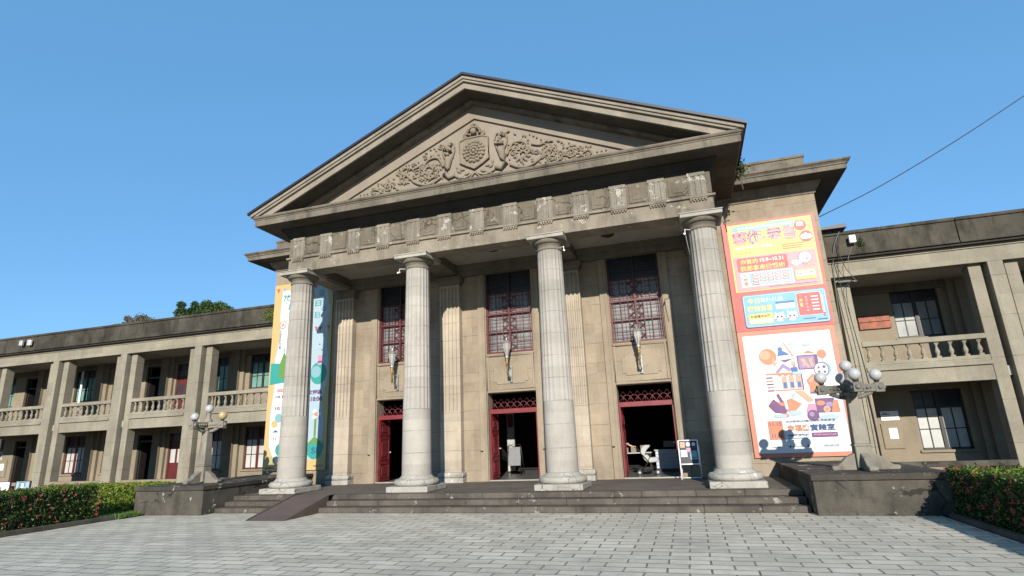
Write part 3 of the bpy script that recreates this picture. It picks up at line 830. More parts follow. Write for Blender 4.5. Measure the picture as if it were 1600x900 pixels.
            g_.build('door_pane', m_pane_white if lvl == 0 else m_pane_dark, fo)
            bx(MB(), cx-hw, cx+hw, y+.04, y+.05, zt+.07, z1).build('fanlight', m_pane_dark, fo)
            gr = MB()
            for k in range(4):
                xa = X(cx)-hw+.08+k*.19
                gr.tube([(xa+.085+.08*math.cos(t_), y-.03, zt+.2+.09*math.sin(t_)) for t_ in [i*math.pi/5 for i in range(11)]], .010, 4)
            gr.build('fanlight_grille', m_steel, fo)
        else:
            f = MB()
            for q in (-1, 1): bx(f, cx+q*hw, cx+q*(hw-.05), y, y+.06, z0, z1)
            bx(f, cx-hw, cx+hw, y, y+.06, z0+1.95, z0+2.02); bx(f, cx-hw, cx+hw, y, y+.06, z1-.05, z1)
            fo = f.build('doorway_frame', m_dkframe, w)
            bx(MB(), cx+hw-.05, cx+hw-.09, y+.06, y+.8, z0, z0+1.94).build('open_door', m_dkframe, fo)
            if lvl == 0:
                bx(bx(MB(), cx+hw+.28, cx+hw+.92, YBW-.03, YBW, .72, 1.52), cx+hw+.31, cx+hw+.89, YBW-.04, YBW-.03, .75, 1.49).build('wall_box', m_wing_in, w, bevel=.01)
                bx(MB(), cx+hw+.42, cx+hw+.66, YBW-.06, YBW-.041, 1.04, 1.34).build('notice_sheet', m_white, w)
    # side wall beam shadow box / outer end wall
    bx(MB(), x_end-.2, x_end, YG, 12, 0, 6.04).build('end_wall', m_wing_in, w)
    return w
wl = wing(-1, 5, 'long two-storey balcony wing with blackened parapet, left of the columned hall')
wr = wing(1, 3, 'two-storey balcony wing right of the pink banner, wooden plaque upstairs')

# ------------------------------------------------------------ pedestals
def pedestal(sx, label):
    p = thing('stone_pedestal', label, 'pedestal', (sx*8.2, 0, 0))
    x0, x1 = sorted((sx*7.06, sx*9.32))
    MB().box(x0, x1, -1.84, 2.58, -.01, .60).build('pedestal_body', m_ped, p, bevel=.015, seg=2)
    # coping in three slabs
    for a, b_ in ((-1.88, -.45), (-.445, 1.05), (1.055, 2.585)):
        MB().box(x0-.03, x1+.03, a, b_, .602, .71).build('coping_slab', m_pedcap, p, bevel=.014, seg=2)
pedestal(-1, 'long blackened stone pedestal ending the steps on the ramp side')
pedestal(1, 'long blackened stone pedestal beside the steps below the pink banner')

# ------------------------------------------------------------ lamp posts
def lamp_post(x, y, label, globes):
    L = thing('lamp_post', label, 'lamp post', (x, y, .71), 'stone lamp posts on the pedestals')
    bf = MB()
    # four scroll-shaped fins
    pr = [(0, 0), (.57, 0), (.60, .045), (.57, .09), (.50, .085), (.42, .14), (.32, .24), (.2, .30), (.12, .33), (.09, .42), (0, .42)]
    for k in range(4):
        a = k*math.pi/2; ca, sa = math.cos(a), math.sin(a)
        n = len(pr); vs = []
        for t_ in (-.075, .075):
            for r_, z_ in pr: vs.append((x+ca*r_-sa*t_, y+sa*r_+ca*t_, .712+z_))
        bf.add(vs, [tuple(range(n))[::-1], tuple(range(n, 2*n))]+[(i, (i+1) % n, n+(i+1) % n, n+i) for i in range(n)])
    bf.build('fin_base', m_lampst, L, bevel=.012)
    pl = MB()
    def frus(z0, z1, h0, h1):
        vs = [(x+a*h0, y+b_*h0, z0) for a, b_ in ((-1, -1), (1, -1), (1, 1), (-1, 1))]+[(x+a*h1, y+b_*h1, z1) for a, b_ in ((-1, -1), (1, -1), (1, 1), (-1, 1))]
        pl.add(vs, [(3, 2, 1, 0), (4, 5, 6, 7), (0, 1, 5, 4), (1, 2, 6, 5), (2, 3, 7, 6), (3, 0, 4, 7)])
    frus(.75, 1.16, .15, .14); frus(1.16, 1.2, .155, .15); frus(1.2, 2.12, .135, .095); frus(2.12, 2.2, .1, .15)
    pl.build('pole', m_lampst, L, bevel=.01)
    arm = MB()
    for ax in (0, 1):
        def B(u0, u1, t_, z0, z1):
            if ax == 0: arm.box(x+u0, x+u1, y-t_, y+t_, z0, z1)
            else: arm.box(x-t_, x+t_, y+u0, y+u1, z0, z1)
        e = .001*ax
        B(-.58, .58, .068-e, 2.2+e, 2.36-e)
        B(-.60, -.44, .078-e, 2.185+e, 2.375-e); B(.44, .60, .078-e, 2.185+e, 2.375-e)
        for q in (-1, 1):  # carved bosses
            for u, hh in ((.52, .045), (.36, .02), (.30, .03), (.22, .035), (.14, .03)):
                for s_ in (-1, 1):
                    if ax == 0: arm.sphere((x+q*u, y+s_*.075, 2.28), hh, 8, 5)
                    else: arm.sphere((x+s_*.075, y+q*u, 2.28), hh, 8, 5)
            if ax == 0: arm.sphere((x+q*.60, y, 2.28), .05, 8, 5); arm.tube([(x+q*.05, y, 2.1), (x+q*.2, y, 2.12), (x+q*.38, y, 2.2)], .045, 8)
            else: arm.sphere((x, y+q*.60, 2.28), .05, 8, 5); arm.tube([(x, y+q*.05, 2.1), (x, y+q*.2, 2.12), (x, y+q*.38, 2.2)], .045, 8)
    arm.lathe([(.12, 2.36), (.10, 2.42), (.06, 2.48), (.055, 2.58), (.07, 2.62)], x, y, 12)
    arm.build('cross_arm', m_lampst if x < 0 else m_lampdk, L, bevel=.006)
    for dx, dy, z, m_ in globes:
        g_ = MB().sphere((x+dx, y+dy, z), .118, 24, 14).build('globe', m_, L)
        MB().lathe([(.03, z-.16), (.035, z-.15), (.055, z-.115), (.055, z-.10)], x+dx, y+dy, 12).build('globe_holder', m_dkframe, g_)
    for dx, dy in ((.5, 0), (-.5, 0), (0, .5), (0, -.5)):
        if not any(abs(dx-a) < .1 and abs(dy-b_) < .1 for a, b_, *_ in globes):
            MB().lathe([(.03, 2.37), (.05, 2.39), (.05, 2.43)], x+dx, y+dy, 10).build('empty_socket', m_dkframe, L)
    return L
lamp_post(-8.12, -.85, 'stone lamp post carrying two white globes and one yellowed globe', [(-.5, 0, 2.53, m_globe), (.5, 0, 2.53, m_globey), (0, 0, 2.74, m_globe)])
lamp_post(8.2, -.85, 'stone lamp post carrying five white globes before the pink banner', [(-.5, 0, 2.53, m_globe), (.5, 0, 2.53, m_globe), (0, .5, 2.53, m_globe), (0, -.5, 2.53, m_globe), (0, 0, 2.74, m_globe)])

# ------------------------------------------------------------ ramp
rp = thing('wheelchair_ramp', 'brown wooden ramp laid over the steps by the leftmost column', 'ramp', (-4.36, -1.8, 0))
MB().prism([(-2.70, .004), (-1.06, .004), (-1.06, ZF+.012), (-1.12, ZF+.012)], 'x', -4.86, -3.86).build('ramp_body', m_ramp, rp, bevel=.004)
MB().prism([(-2.71, .004), (-2.66, .03), (-1.12, ZF+.04), (-.82, ZF+.04), (-.82, ZF+.005), (-1.12, ZF-.02), (-2.6, .004)], 'x', -4.90, -4.862).build('ramp_edge', m_ramp, rp, bevel=.003)
MB().box(-4.86, -3.86, -1.058, -.79, ZF+.004, ZF+.016).build('ramp_top_plate', m_ramp, rp)

# ------------------------------------------------------------ printed banners
def flat(name, c, rough=.45):
    m = plain('print_'+name, tuple(x*.56 for x in c), rough, 0, .03, 2, .25)
    t = m.node_tree; b = t.nodes['Principled BSDF']; pos = N(t, 'ShaderNodeNewGeometry').outputs['Position']
    bp = N(t, 'ShaderNodeBump'); bp.inputs['Strength'].default_value = .6; bp.inputs['Distance'].default_value = .05
    t.links.new(noise(t, pos, 1.6, 3, .45, (1, 1, .5)), bp.inputs['Height']); t.links.new(bp.outputs[0], b.inputs['Normal'])
    return m
P_ = dict(salmon=(.72, .15, .13), coral=(.74, .29, .20), yellow=(.82, .72, .22), pink=(.80, .40, .42), red=(.70, .13, .13), blue=(.24, .55, .70),
          navy=(.06, .12, .30), lblue=(.30, .55, .62), purple=(.22, .10, .24), lilac=(.40, .30, .50), white=(.95, .98, .98), orange=(.76, .30, .17),
          peach=(.80, .45, .30), teal=(.06, .42, .36), green=(.18, .36, .10), paleblue=(.52, .66, .74), ink=(.03, .035, .06), gold=(.80, .56, .24), olive=(.56, .53, .26), pinkl=(.85, .36, .52), royal=(.07, .20, .50))
PM = {k: flat(k, v) for k, v in P_.items()}
class Banner:
    def __init__(s, root, y): s.root = root; s.y = y; s.l = {}; s.n = 0
    def poly(s, pts, c, name='print', thick=.0012):
        s.n += 1
        y1 = s.y-.00028*s.n
        key = (name, c)
        mb = s.l.setdefault(key, MB())
        mb.add([(x, y1, z) for x, z in pts], [tuple(range(len(pts)))])
        return s
    def rect(s, x0, x1, z0, z1, c, name='print', r=0, slant=0):
        if r:
            pts = []
            for cx, cz, a0 in ((x1-r, z1-r, 0), (x0+r, z1-r, 90), (x0+r, z0+r, 180), (x1-r, z0+r, 270)):
                for k in range(5):
                    a = R(a0+22.5*k); pts.append((cx+r*math.cos(a), cz+r*math.sin(a)))
        else: pts = [(x0, z0), (x1, z0), (x1, z1), (x0, z1)]
        return s.poly(pts, c, name)
    def disc(s, cx, cz, r, c, name='print', n=28, wav=0, nw=14, rz=None):
        rz = rz or r
        return s.poly([(cx+(r+wav*math.cos(nw*2*math.pi*k/n))*math.cos(2*math.pi*k/n), cz+(rz+wav*math.cos(nw*2*math.pi*k/n))*math.sin(2*math.pi*k/n)) for k in range(n)], c, name)
    def text(s, body, x0, x1, zc, h, c, name='lettering', bold=.0, vert=False, shear=0):
        s.n += 1
        cu = bpy.data.curves.new('lettering', 'FONT'); cu.body = body; cu.size = 1; cu.offset = bold; cu.resolution_u = 3
        cu.align_y = 'CENTER'; cu.space_line = .95; cu.shear = shear
        to = bpy.data.objects.new('lettering', cu); COL.objects.link(to)
        bpy.context.view_layer.update()
        dg = bpy.context.evaluated_depsgraph_get()
        me = bpy.data.meshes.new_from_object(to.evaluated_get(dg))
        bpy.data.objects.remove(to); bpy.data.curves.remove(cu)
        if not me.vertices: return s
        xs = [v.co.x for v in me.vertices]; ys = [v.co.y for v in me.vertices]
        sx_ = (x1-x0)/(max(xs)-min(xs)); sz_ = h/(max(ys)-min(ys)); cx, cy = min(xs), (max(ys)+min(ys))/2
        y1 = s.y-.00028*s.n
        vs = [(x0+(v.co.x-cx)*sx_, y1, zc+(v.co.y-cy)*sz_) for v in me.vertices]
        s.l.setdefault((name, c), MB()).add(vs, [tuple(p.vertices) for p in me.polygons])
        bpy.data.meshes.remove(me)
        return s
    def done(s):
        for (nm, c), mb in s.l.items(): mb.build(nm, PM[c], s.root, recalc=False)
def backing(root, x0, x1, z0, z1, c, y=2.535):
    mb = MB().box(x0, x1, y, 2.597, z0, z1)
    return mb.build('banner_sheet', PM[c], root)

ub = thing('upper_banner', 'upper pink and yellow banner headed 藝術x零售 on the right wall', 'banner', (7.77, 2.56, 4.15))
backing(ub, 6.54, 8.97, 4.155, 7.33, 'salmon')
B = Banner(ub, 2.534)
B.rect(6.68, 8.89, 5.27, 7.27, 'yellow', 'yellow_print')
# wavy ribbon
rb = [(6.81+1.64*k/12, 7.17+.03*math.sin(k*.9)+.03*k/12) for k in range(13)]
B.poly([(x, z-.13) for x, z in rb]+[(x, z+.02) for x, z in rb[::-1]], 'lblue', 'ribbon')
B.text('新板橋435藝文特區年度主題展', 6.95, 8.40, 7.13, .075, 'white', bold=.02)
for bo, cc in ((.045, 'purple'), (.006, 'pinkl')):
    B.text('藝術', 6.80-.4*(bo-.02), 7.56+.4*(bo-.02), 6.84, .40+.6*(bo-.02), cc, 'headline', bo)
    B.text('x', 7.56, 7.68, 6.80, .10, cc, 'headline', bo)
    B.text('零售', 7.70-.4*(bo-.02), 8.44+.4*(bo-.02), 6.86, .40+.6*(bo-.02), cc, 'headline', bo)
B.text('享玩藝術零售  小吃市集', 6.80, 7.92, 6.55, .09, 'white', bold=.05)
for k in range(4): B.rect(6.82+.12*k, 6.90+.12*k, 6.37, 6.43, 'olive', 'small_print')
B.disc(8.585, 7.02, .155, 'red', 'round_badge'); B.rect(8.50, 8.67, 6.99, 7.10, 'white', 'badge_drawing'); B.poly([(8.48, 7.09), (8.69, 7.09), (8.585, 7.15)], 'white', 'badge_drawing')
for k in range(3): B.rect(8.52+.05*k, 8.54+.05*k, 6.99, 7.07, 'red', 'badge_drawing')
B.disc(8.69, 6.68, .165, 'red', 'round_badge'); B.disc(8.62, 6.67, .075, 'white', 'badge_drawing'); B.disc(8.76, 6.67, .075, 'white', 'badge_drawing'); B.rect(8.66, 8.72, 6.60, 6.78, 'white', 'badge_drawing')
for k in range(3): B.rect(8.05, 8.62-.05*k, 6.50-.06*k, 6.53-.06*k, 'orange', 'small_print')
B.rect(6.73, 8.84, 5.30, 6.28, 'pinkl', 'pink_panel', r=.05); B.rect(6.75, 8.82, 5.32, 6.265, 'pink', 'pink_panel', r=.05)
B.rect(6.81, 8.12, 5.84, 6.24, 'red', 'red_panel', r=.05)
B.text('你買的', 6.90, 7.36, 6.13, .15, 'yellow', 'headline', .018); B.text('10.9~10.31', 7.42, 8.02, 6.14, .11, 'white', 'dates', .018)
B.text('我都拿來做藝術', 6.88, 8.04, 5.94, .16, 'yellow', 'headline', .018)
B.rect(6.86, 8.20, 5.40, 5.81, 'white', 'list_table'); B.rect(7.10, 8.17, 5.42, 5.79, 'lblue', 'list_table')
B.rect(7.13, 8.14, 5.44, 5.77, 'paleblue', 'list_table')
for r_ in range(4):
    for c_ in range(5):
        if r_ == 3 and c_ > 0: continue
        xx, zz = 7.16+.195*c_, 5.72-.085*r_
        B.rect(xx, xx+.15, zz-.02, zz+.035, 'red', 'list_item', r=.02); B.rect(xx+.02, xx+.13, zz-.005, zz+.02, 'white', 'list_item')
B.text('參\n展\n者', 6.92, 7.03, 5.60, .32, 'orange', 'side_heading', .04)
B.disc(8.56, 6.07, .17, 'lilac', 'starburst', 42, .022, 14); B.disc(8.56, 6.07, .15, 'white', 'starburst', 42, .018, 14)
B.text('藝術\n市集', 8.47, 8.65, 6.07, .17, 'lilac', 'badge_words', .02)
B.disc(8.33, 5.95, .13, 'white', 'bird_drawing', rz=.07); B.disc(8.30, 5.96, .07, 'paleblue', 'bird_drawing', rz=.04); B.rect(8.32, 8.34, 5.82, 5.9, 'white', 'bird_drawing')
for k in range(4): B.rect(8.54+.06*k, 8.56+.06*k, 5.83, 5.91, 'gold', 'bird_drawing')
B.rect(8.24, 8.76, 5.45, 5.74, 'gold', 'yellow_note', r=.03); B.rect(8.25, 8.75, 5.46, 5.73, 'yellow', 'yellow_note', r=.03); B.rect(8.27, 8.73, 5.55, 5.70, 'white', 'yellow_note', r=.02)
B.text('板橋435藝文特區', 8.29, 8.71, 5.63, .06, 'ink', 'small_print', .02)
B.rect(7.55, 8.75, 5.35, 5.36, 'lilac', 'small_print')
# blue card
B.rect(6.80, 8.90, 4.24, 5.16, 'royal', 'blue_card', r=.07); B.rect(6.815, 8.885, 4.255, 5.145, 'paleblue', 'blue_card', r=.06); B.rect(6.84, 8.86, 4.28, 5.12, 'blue', 'blue_card', r=.05)
B.text('今日', 6.92, 7.24, 4.98, .16, 'yellow', 'headline', .018); B.text('10.9 ~11.16', 7.28, 7.82, 4.99, .12, 'white', 'dates', .018)
B.text('購物清單', 6.90, 7.54, 4.76, .17, 'yellow', 'headline', .018)
B.rect(7.63, 8.10, 4.84, 4.90, 'royal', 'schedule_box'); B.rect(7.63, 8.10, 4.70, 4.84, 'white', 'schedule_box')
B.rect(7.68, 7.84, 4.76, 4.78, 'lilac', 'schedule_box'); B.rect(7.90, 8.06, 4.76, 4.78, 'lilac', 'schedule_box')
B.rect(6.90, 7.52, 4.33, 4.62, 'gold', 'yellow_note', r=.04); B.rect(6.905, 7.515, 4.34, 4.615, 'yellow', 'yellow_note', r=.04); B.rect(6.93, 7.49, 4.36, 4.46, 'white', 'yellow_note', r=.03)
B.text('板橋區中正路', 6.96, 7.46, 4.54, .07, 'ink', 'small_print', .03)
for cx in (7.68, 7.99):
    B.disc(cx, 4.47, .135, 'white', 'face_drawing', rz=.12)
    for q in (-1, 1): B.disc(cx+q*.05, 4.48, .03, 'navy', 'face_drawing', 12); B.poly([(cx+q*.05, 4.56), (cx+q*.12, 4.56), (cx+q*.10, 4.63)], 'white', 'face_drawing'); B.disc(cx+q*.09, 4.42, .03, 'orange', 'face_drawing', 10)
B.rect(8.16, 8.76, 4.45, 5.08, 'white', 'red_card', r=.04); B.rect(8.17, 8.75, 4.46, 5.07, 'red', 'red_card', r=.04)
B.text('參\n展\n者', 8.22, 8.31, 4.86, .34, 'yellow', 'side_heading', .04)
for k in range(5): B.rect(8.52, 8.69, 4.94-.09*k, 4.97-.09*k, 'white', 'list_item'); B.rect(8.37+.01*(k % 2), 8.42, 4.92-.09*k, 4.975-.09*k, 'pink', 'list_item')
B.rect(8.25, 8.55, 4.36, 4.375, 'navy', 'small_print'); B.rect(8.6, 8.83, 4.31, 4.335, 'navy', 'small_print')
B.rect(8.775, 8.80, 4.5, 4.98, 'white', 'pen_drawing'); B.poly([(8.74, 4.5), (8.82, 4.5), (8.78, 4.38)], 'red', 'pen_drawing')
B.done()

lb = thing('lower_banner', 'lower white poster banner with coral border, titled 幸福感實驗室', 'banner', (7.77, 2.56, .82))
backing(lb, 6.54, 8.94, .82, 4.148, 'coral')
B = Banner(lb, 2.534)
B.rect(6.66, 8.82, .93, 4.02, 'white', 'white_sheet')
def q(*a): return list(a)
B.disc(7.22, 3.42, .22, 'orange', 'orange_ball'); B.disc(7.16, 3.47, .14, 'peach', 'orange_ball', rz=.12)
B.poly(q((7.30, 3.22), (7.36, 3.44), (7.38, 3.24), (7.5, 3.30), (7.36, 3.14)), 'peach', 'hand_drawing')
B.poly(q((7.34, 2.98), (7.56, 3.22), (7.76, 3.06), (7.70, 2.98), (7.56, 3.10), (7.42, 2.97)), 'lilac', 'roof_drawing')
B.disc(7.55, 3.60, .06, 'royal', 'figure_drawing'); B.poly(q((7.46, 3.42), (7.78, 3.44), (7.60, 3.56), (7.50, 3.55)), 'royal', 'figure_drawing')
B.poly(q((7.63, 3.78), (7.66, 3.78), (7.86, 3.40), (7.82, 3.38)), 'orange', 'pencil_drawing')
B.poly(q((7.76, 3.76), (7.88, 3.80), (7.90, 3.66), (7.84, 3.56), (7.92, 3.44), (7.80, 3.46), (7.80, 3.62)), 'paleblue', 'figure_drawing')
B.poly(q((7.50, 3.30), (7.88, 3.34), (7.62, 3.24)), 'purple', 'book_drawing')
B.poly(q((8.08, 3.44), (8.40, 3.42), (8.22, 3.52)), 'orange', 'roof_drawing')
B.rect(7.92, 8.42, 3.02, 3.40, 'purple', 'framed_screen', r=.03); B.rect(7.95, 8.34, 3.05, 3.37, 'lilac', 'framed_screen', r=.02)
B.poly(q((8.0, 3.3), (8.1, 3.32), (8.14, 3.2), (8.22, 3.08), (8.16, 3.07), (8.09, 3.14), (8.03, 3.08), (8.05, 3.2)), 'peach', 'figure_drawing'); B.poly(q((8.2, 3.3), (8.3, 3.32), (8.28, 3.2), (8.32, 3.1), (8.24, 3.08)), 'peach', 'figure_drawing')
B.disc(8.53, 3.40, .11, 'orange', 'balloon_drawing', rz=.12); B.rect(8.525, 8.54, 3.1, 3.28, 'purple', 'balloon_drawing')
for k in range(3): B.poly(q((7.76+.04*k, 3.28), (7.78+.04*k, 3.28), (7.82+.02*k, 3.1), (7.80+.02*k, 3.1)), 'orange', 'brush_drawing')
B.rect(7.74, 7.90, 2.98, 3.1, 'royal', 'brush_pot', r=.02)
B.disc(8.49, 3.0, .20, 'lblue', 'clock_drawing'); B.disc(8.46, 3.0, .18, 'purple', 'clock_drawing'); B.disc(8.46, 3.0, .16, 'white', 'clock_drawing')
B.poly(q((8.36, 3.02), (8.44, 3.02), (8.40, 3.1)), 'purple', 'clock_drawing'); B.disc(8.53, 3.06, .04, 'purple', 'clock_drawing'); B.rect(8.37, 8.43, 2.9, 2.97, 'purple', 'clock_drawing'); B.rect(8.50, 8.56, 2.9, 2.96, 'purple', 'clock_drawing')
B.rect(7.10, 7.98, 2.93, 2.97, 'orange', 'house_drawing'); B.rect(7.28, 7.98, 2.50, 2.53, 'orange', 'house_drawing'); B.rect(7.95, 7.98, 2.5, 2.95, 'purple', 'house_drawing')
for k in range(5): B.rect(7.10, 7.26, 2.50+.085*k, 2.535+.085*k, 'orange' if k % 2 else 'purple', 'ladder_drawing')
for k in range(3): B.rect(7.48+.17*k, 7.60+.17*k, 2.55, 2.88, 'peach', 'house_drawing'); B.rect(7.50+.17*k, 7.58+.17*k, 2.57, 2.72, 'royal', 'house_drawing')
B.poly([(7.38+.07*k, 2.93-(.06 if k % 2 else 0)) for k in range(8)]+[(7.87, 2.97), (7.38, 2.97)], 'orange', 'awning_drawing')
B.poly(q((8.06, 2.74), (8.22, 2.90), (8.30, 2.86), (8.44, 2.7), (8.46, 2.52), (8.36, 2.40), (8.10, 2.42), (8.12, 2.56)), 'orange', 'hand_drawing')
B.poly(q((8.10, 2.72), (8.22, 2.84), (8.27, 2.80), (8.16, 2.66)), 'peach', 'hand_drawing'); B.poly(q((8.08, 2.40), (8.40, 2.36), (8.22, 2.46)), 'purple', 'hand_drawing')
B.poly(q((7.74, 2.48), (7.94, 2.48), (8.16, 2.22), (8.02, 2.18)), 'peach', 'board_drawing')
B.poly(q((7.05, 2.14), (7.16, 2.28), (7.36, 2.2), (7.62, 2.30), (7.86, 2.14), (7.70, 1.98), (7.2, 1.96)), 'orange', 'basket_drawing')
B.poly(q((7.05, 2.12), (7.2, 2.3), (7.36, 2.12), (7.52, 2.10), (7.46, 1.92), (7.2, 1.94)), 'purple', 'basket_drawing'); B.poly(q((7.34, 1.92), (7.52, 1.92), (7.50, 1.82), (7.36, 1.82)), 'orange', 'basket_drawing')
B.poly(q((7.28, 2.40), (7.34, 2.44), (7.44, 2.2), (7.36, 2.2)), 'purple', 'figure_drawing'); B.poly(q((7.44, 2.36), (7.5, 2.38), (7.52, 2.02), (7.46, 2.02)), 'white', 'figure_drawing'); B.poly(q((7.66, 2.42), (7.76, 2.44), (7.72, 2.3), (7.66, 2.24)), 'paleblue', 'figure_drawing')
B.poly(q((7.92, 1.92), (8.02, 2.14), (8.18, 2.12), (8.20, 1.92)), 'pinkl', 'figure_drawing')
B.rect(8.18, 8.62, 1.90, 2.26, 'purple', 'block_drawing'); B.disc(8.30, 2.14, .1, 'orange', 'block_drawing', rz=.06); B.disc(8.50, 2.10, .09, 'lilac', 'block_drawing', rz=.06); B.disc(8.42, 1.98, .08, 'peach', 'block_drawing'); B.disc(8.42, 1.98, .04, 'orange', 'block_drawing'); B.poly(q((8.52, 1.9), (8.72, 1.9), (8.70, 2.2), (8.60, 2.2)), 'orange', 'block_drawing')
B.disc(8.08, 1.84, .14, 'purple', 'purple_ball'); B.disc(8.05, 1.87, .06, 'lilac', 'purple_ball')
for cx, cz, w_ in ((7.3, 1.86, .16), (7.65, 1.92, .2), (8.45, 1.78, .24), (8.2, 3.68, .1), (7.9, 2.94, .14)): B.disc(cx, cz, w_, 'paleblue', 'cloud_drawing', rz=w_*.3)
B.rect(6.97, 7.32, 1.27, 1.74, 'orange', 'date_box')
B.text('11.15', 7.01, 7.29, 1.66, .09, 'purple', 'dates', .02); B.text('11.16', 7.03, 7.29, 1.36, .09, 'purple', 'dates', .02); B.rect(7.03, 7.036, 1.44, 1.58, 'purple', 'date_box')
B.text('2025板橋435藝文特區年度展演', 7.40, 8.56, 1.71, .06, 'navy', bold=.01)
B.text('幸福感', 7.42, 7.94, 1.54, .17, 'orange', 'headline', .02); B.text('實驗室', 7.96, 8.53, 1.54, .17, 'navy', 'headline', .02)
B.text('435藝術聚落', 7.40, 7.92, 1.36, .065, 'navy', bold=.04); B.rect(7.40, 7.88, 1.285, 1.297, 'navy', 'small_print')
B.rect(7.97, 8.56, 1.30, 1.41, 'purple', 'title_strip'); B.text('Well-being Lab', 8.00, 8.53, 1.355, .06, 'pinkl', bold=.02)
B.text('主辦單位', 6.98, 7.2, 1.08, .04, 'ink', 'small_print'); B.disc(7.42, 1.085, .025, 'ink', 'small_print', 12); B.text('新北市文化局', 7.47, 7.72, 1.085, .045, 'ink', 'small_print'); B.disc(7.84, 1.085, .028, 'ink', 'small_print', 12)
B.text('板橋435藝文特區', 8.2, 8.55, 1.09, .045, 'ink', 'small_print'); B.rect(8.2, 8.55, 1.045, 1.05, 'ink', 'small_print')
B.done()

lf_ = thing('tall_banner', 'tall yellow-edged banner with pale blue centre behind the leftmost column', 'banner', (-7.8, 2.56, .82))
backing(lf_, -9.05, -6.56, .82, 7.36, 'gold')
B = Banner(lf_, 2.534)
B.rect(-6.80, -6.57, .83, 7.2, 'olive', 'olive_edge')
left = [(-8.72, 7.12), (-8.76, 6.2), (-8.70, 5.4), (-8.86, 4.6), (-8.8, 3.6), (-8.90, 2.6), (-8.86, 1.6), (-8.60, 1.1)]
right = [(-6.95, 1.15), (-6.76, 1.7), (-6.70, 2.3), (-6.82, 3.0), (-6.66, 3.8), (-6.64, 4.4), (-6.74, 5.4), (-6.66, 6.2), (-6.8, 6.95), (-7.0, 7.14)]
B.poly(left+right, 'paleblue', 'blue_shape')
B.poly([(x+.03, z) for x, z in left]+[(-7.7, 1.05), (-7.5, 3), (-7.7, 5), (-7.4, 7.12)], 'white', 'white_shape')
for k in range(9):
    xx = -8.98+.27*k; B.poly([(xx, 7.22-.0*k), (xx+.16, 7.22), (xx+.08, 7.04)], ('salmon', 'lblue', 'gold')[k % 3], 'bunting')
for k in range(4):
    xx = -7.25+.17*k; B.poly([(xx, 5.66-.05*math.sin(k)), (xx+.14, 5.64), (xx+.07, 5.46)], ('salmon', 'royal', 'gold')[k % 3], 'bunting')
B.text('放鬆一點', -8.66, -7.30, 6.84, .26, 'teal', 'headline', .02); B.text('活', -7.14, -6.90, 6.86, .26, 'teal', 'headline', .02)
B.text('片刻假日', -8.44, -7.02, 6.50, .24, 'teal', 'headline', .02); B.text('玩!', -7.28, -7.06, 6.06, .24, 'teal', 'headline', .03)
B.disc(-6.90, 6.27, .1, 'navy', 'speech_bubble', rz=.08); B.disc(-6.90, 6.27, .08, 'paleblue', 'speech_bubble', rz=.06)
B.disc(-8.60, 5.84, .14, 'salmon', 'round_mark'); B.disc(-8.60, 5.84, .115, 'white', 'round_mark'); B.disc(-8.60, 5.84, .07, 'peach', 'round_mark')
B.text('小\n日\n子\n的\n市\n集', -8.72, -8.62, 5.32, .7, 'navy', 'side_words')
B.poly(q((-9.0, 3.72), (-8.2, 3.78), (-8.2, 4.42), (-9.0, 4.48)), 'teal', 'teal_shape'); B.poly(q((-8.62, 3.92), (-8.64, 4.4), (-8.46, 4.86), (-8.26, 4.4), (-8.3, 3.9)), 'green', 'tent_drawing'); B.poly(q((-8.5, 4.86), (-8.46, 5.05), (-8.42, 4.86)), 'lblue', 'tent_drawing')
B.disc(-7.0, 4.0, .32, 'teal', 'teal_shape', rz=.38); B.disc(-7.1, 4.05, .2, 'lblue', 'teal_shape', rz=.2); B.rect(-7.04, -6.88, 4.28, 4.62, 'pinkl', 'cup_drawing', r=.03); B.rect(-7.04, -6.88, 4.36, 4.42, 'purple', 'cup_drawing')
for k in range(3): B.disc(-7.0+.1*k, 5.0-.2*k, .025, 'navy', 'note_drawing', 8)
B.text('2025', -8.66, -8.36, 3.50, .11, 'salmon', 'dates', .03); B.text('板橋435藝文特區', -8.2, -6.82, 3.36, .16, 'purple', 'place_name', .03)
B.text('10.18(六)', -8.70, -7.9, 3.28, .15, 'purple', 'dates', .03); B.text('10.19(日)', -8.68, -7.9, 2.88, .15, 'purple', 'dates', .03); B.text('10:00-18:00', -7.8, -6.80, 3.13, .15, 'purple', 'dates', .03)
B.disc(-8.52, 2.56, .15, 'lblue', 'balloon_drawing'); B.disc(-8.68, 2.36, .12, 'gold', 'balloon_drawing')
B.rect(-8.72, -8.50, 1.78, 2.08, 'white', 'house_drawing'); B.poly(q((-8.74, 2.08), (-8.48, 2.08), (-8.6, 2.16)), 'navy', 'house_drawing'); B.rect(-8.69, -8.66, 1.82, 1.92, 'navy', 'house_drawing'); B.rect(-8.58, -8.55, 1.82, 1.92, 'navy', 'house_drawing')
B.rect(-7.06, -6.98, 1.9, 2.56, 'green', 'plant_drawing'); B.poly(q((-7.3, 1.66), (-7.02, 1.9), (-6.76, 1.7), (-6.8, 1.56), (-7.25, 1.5)), 'green', 'plant_drawing')
for k in range(6): B.disc(-7.0+.13*math.cos(k*1.05), 2.62+.11*math.sin(k*1.05), .07, 'paleblue' if k % 2 else 'white', 'flower_drawing', 14)
B.disc(-7.0, 2.62, .07, 'orange', 'flower_drawing', 14)
B.poly([(-7.3+.5*math.cos(math.pi*(1+k/10))*.7+.28, 1.66+.5*math.sin(math.pi*(1+k/10))) for k in range(11)], 'teal', 'pot_drawing')
B.text('Sl', -7.12, -6.88, 1.44, .2, 'navy', 'pot_words', .02)
B.disc(-8.34, 1.5, .22, 'teal', 'teal_shape'); B.disc(-8.70, 1.17, .13, 'olive', 'round_mark')
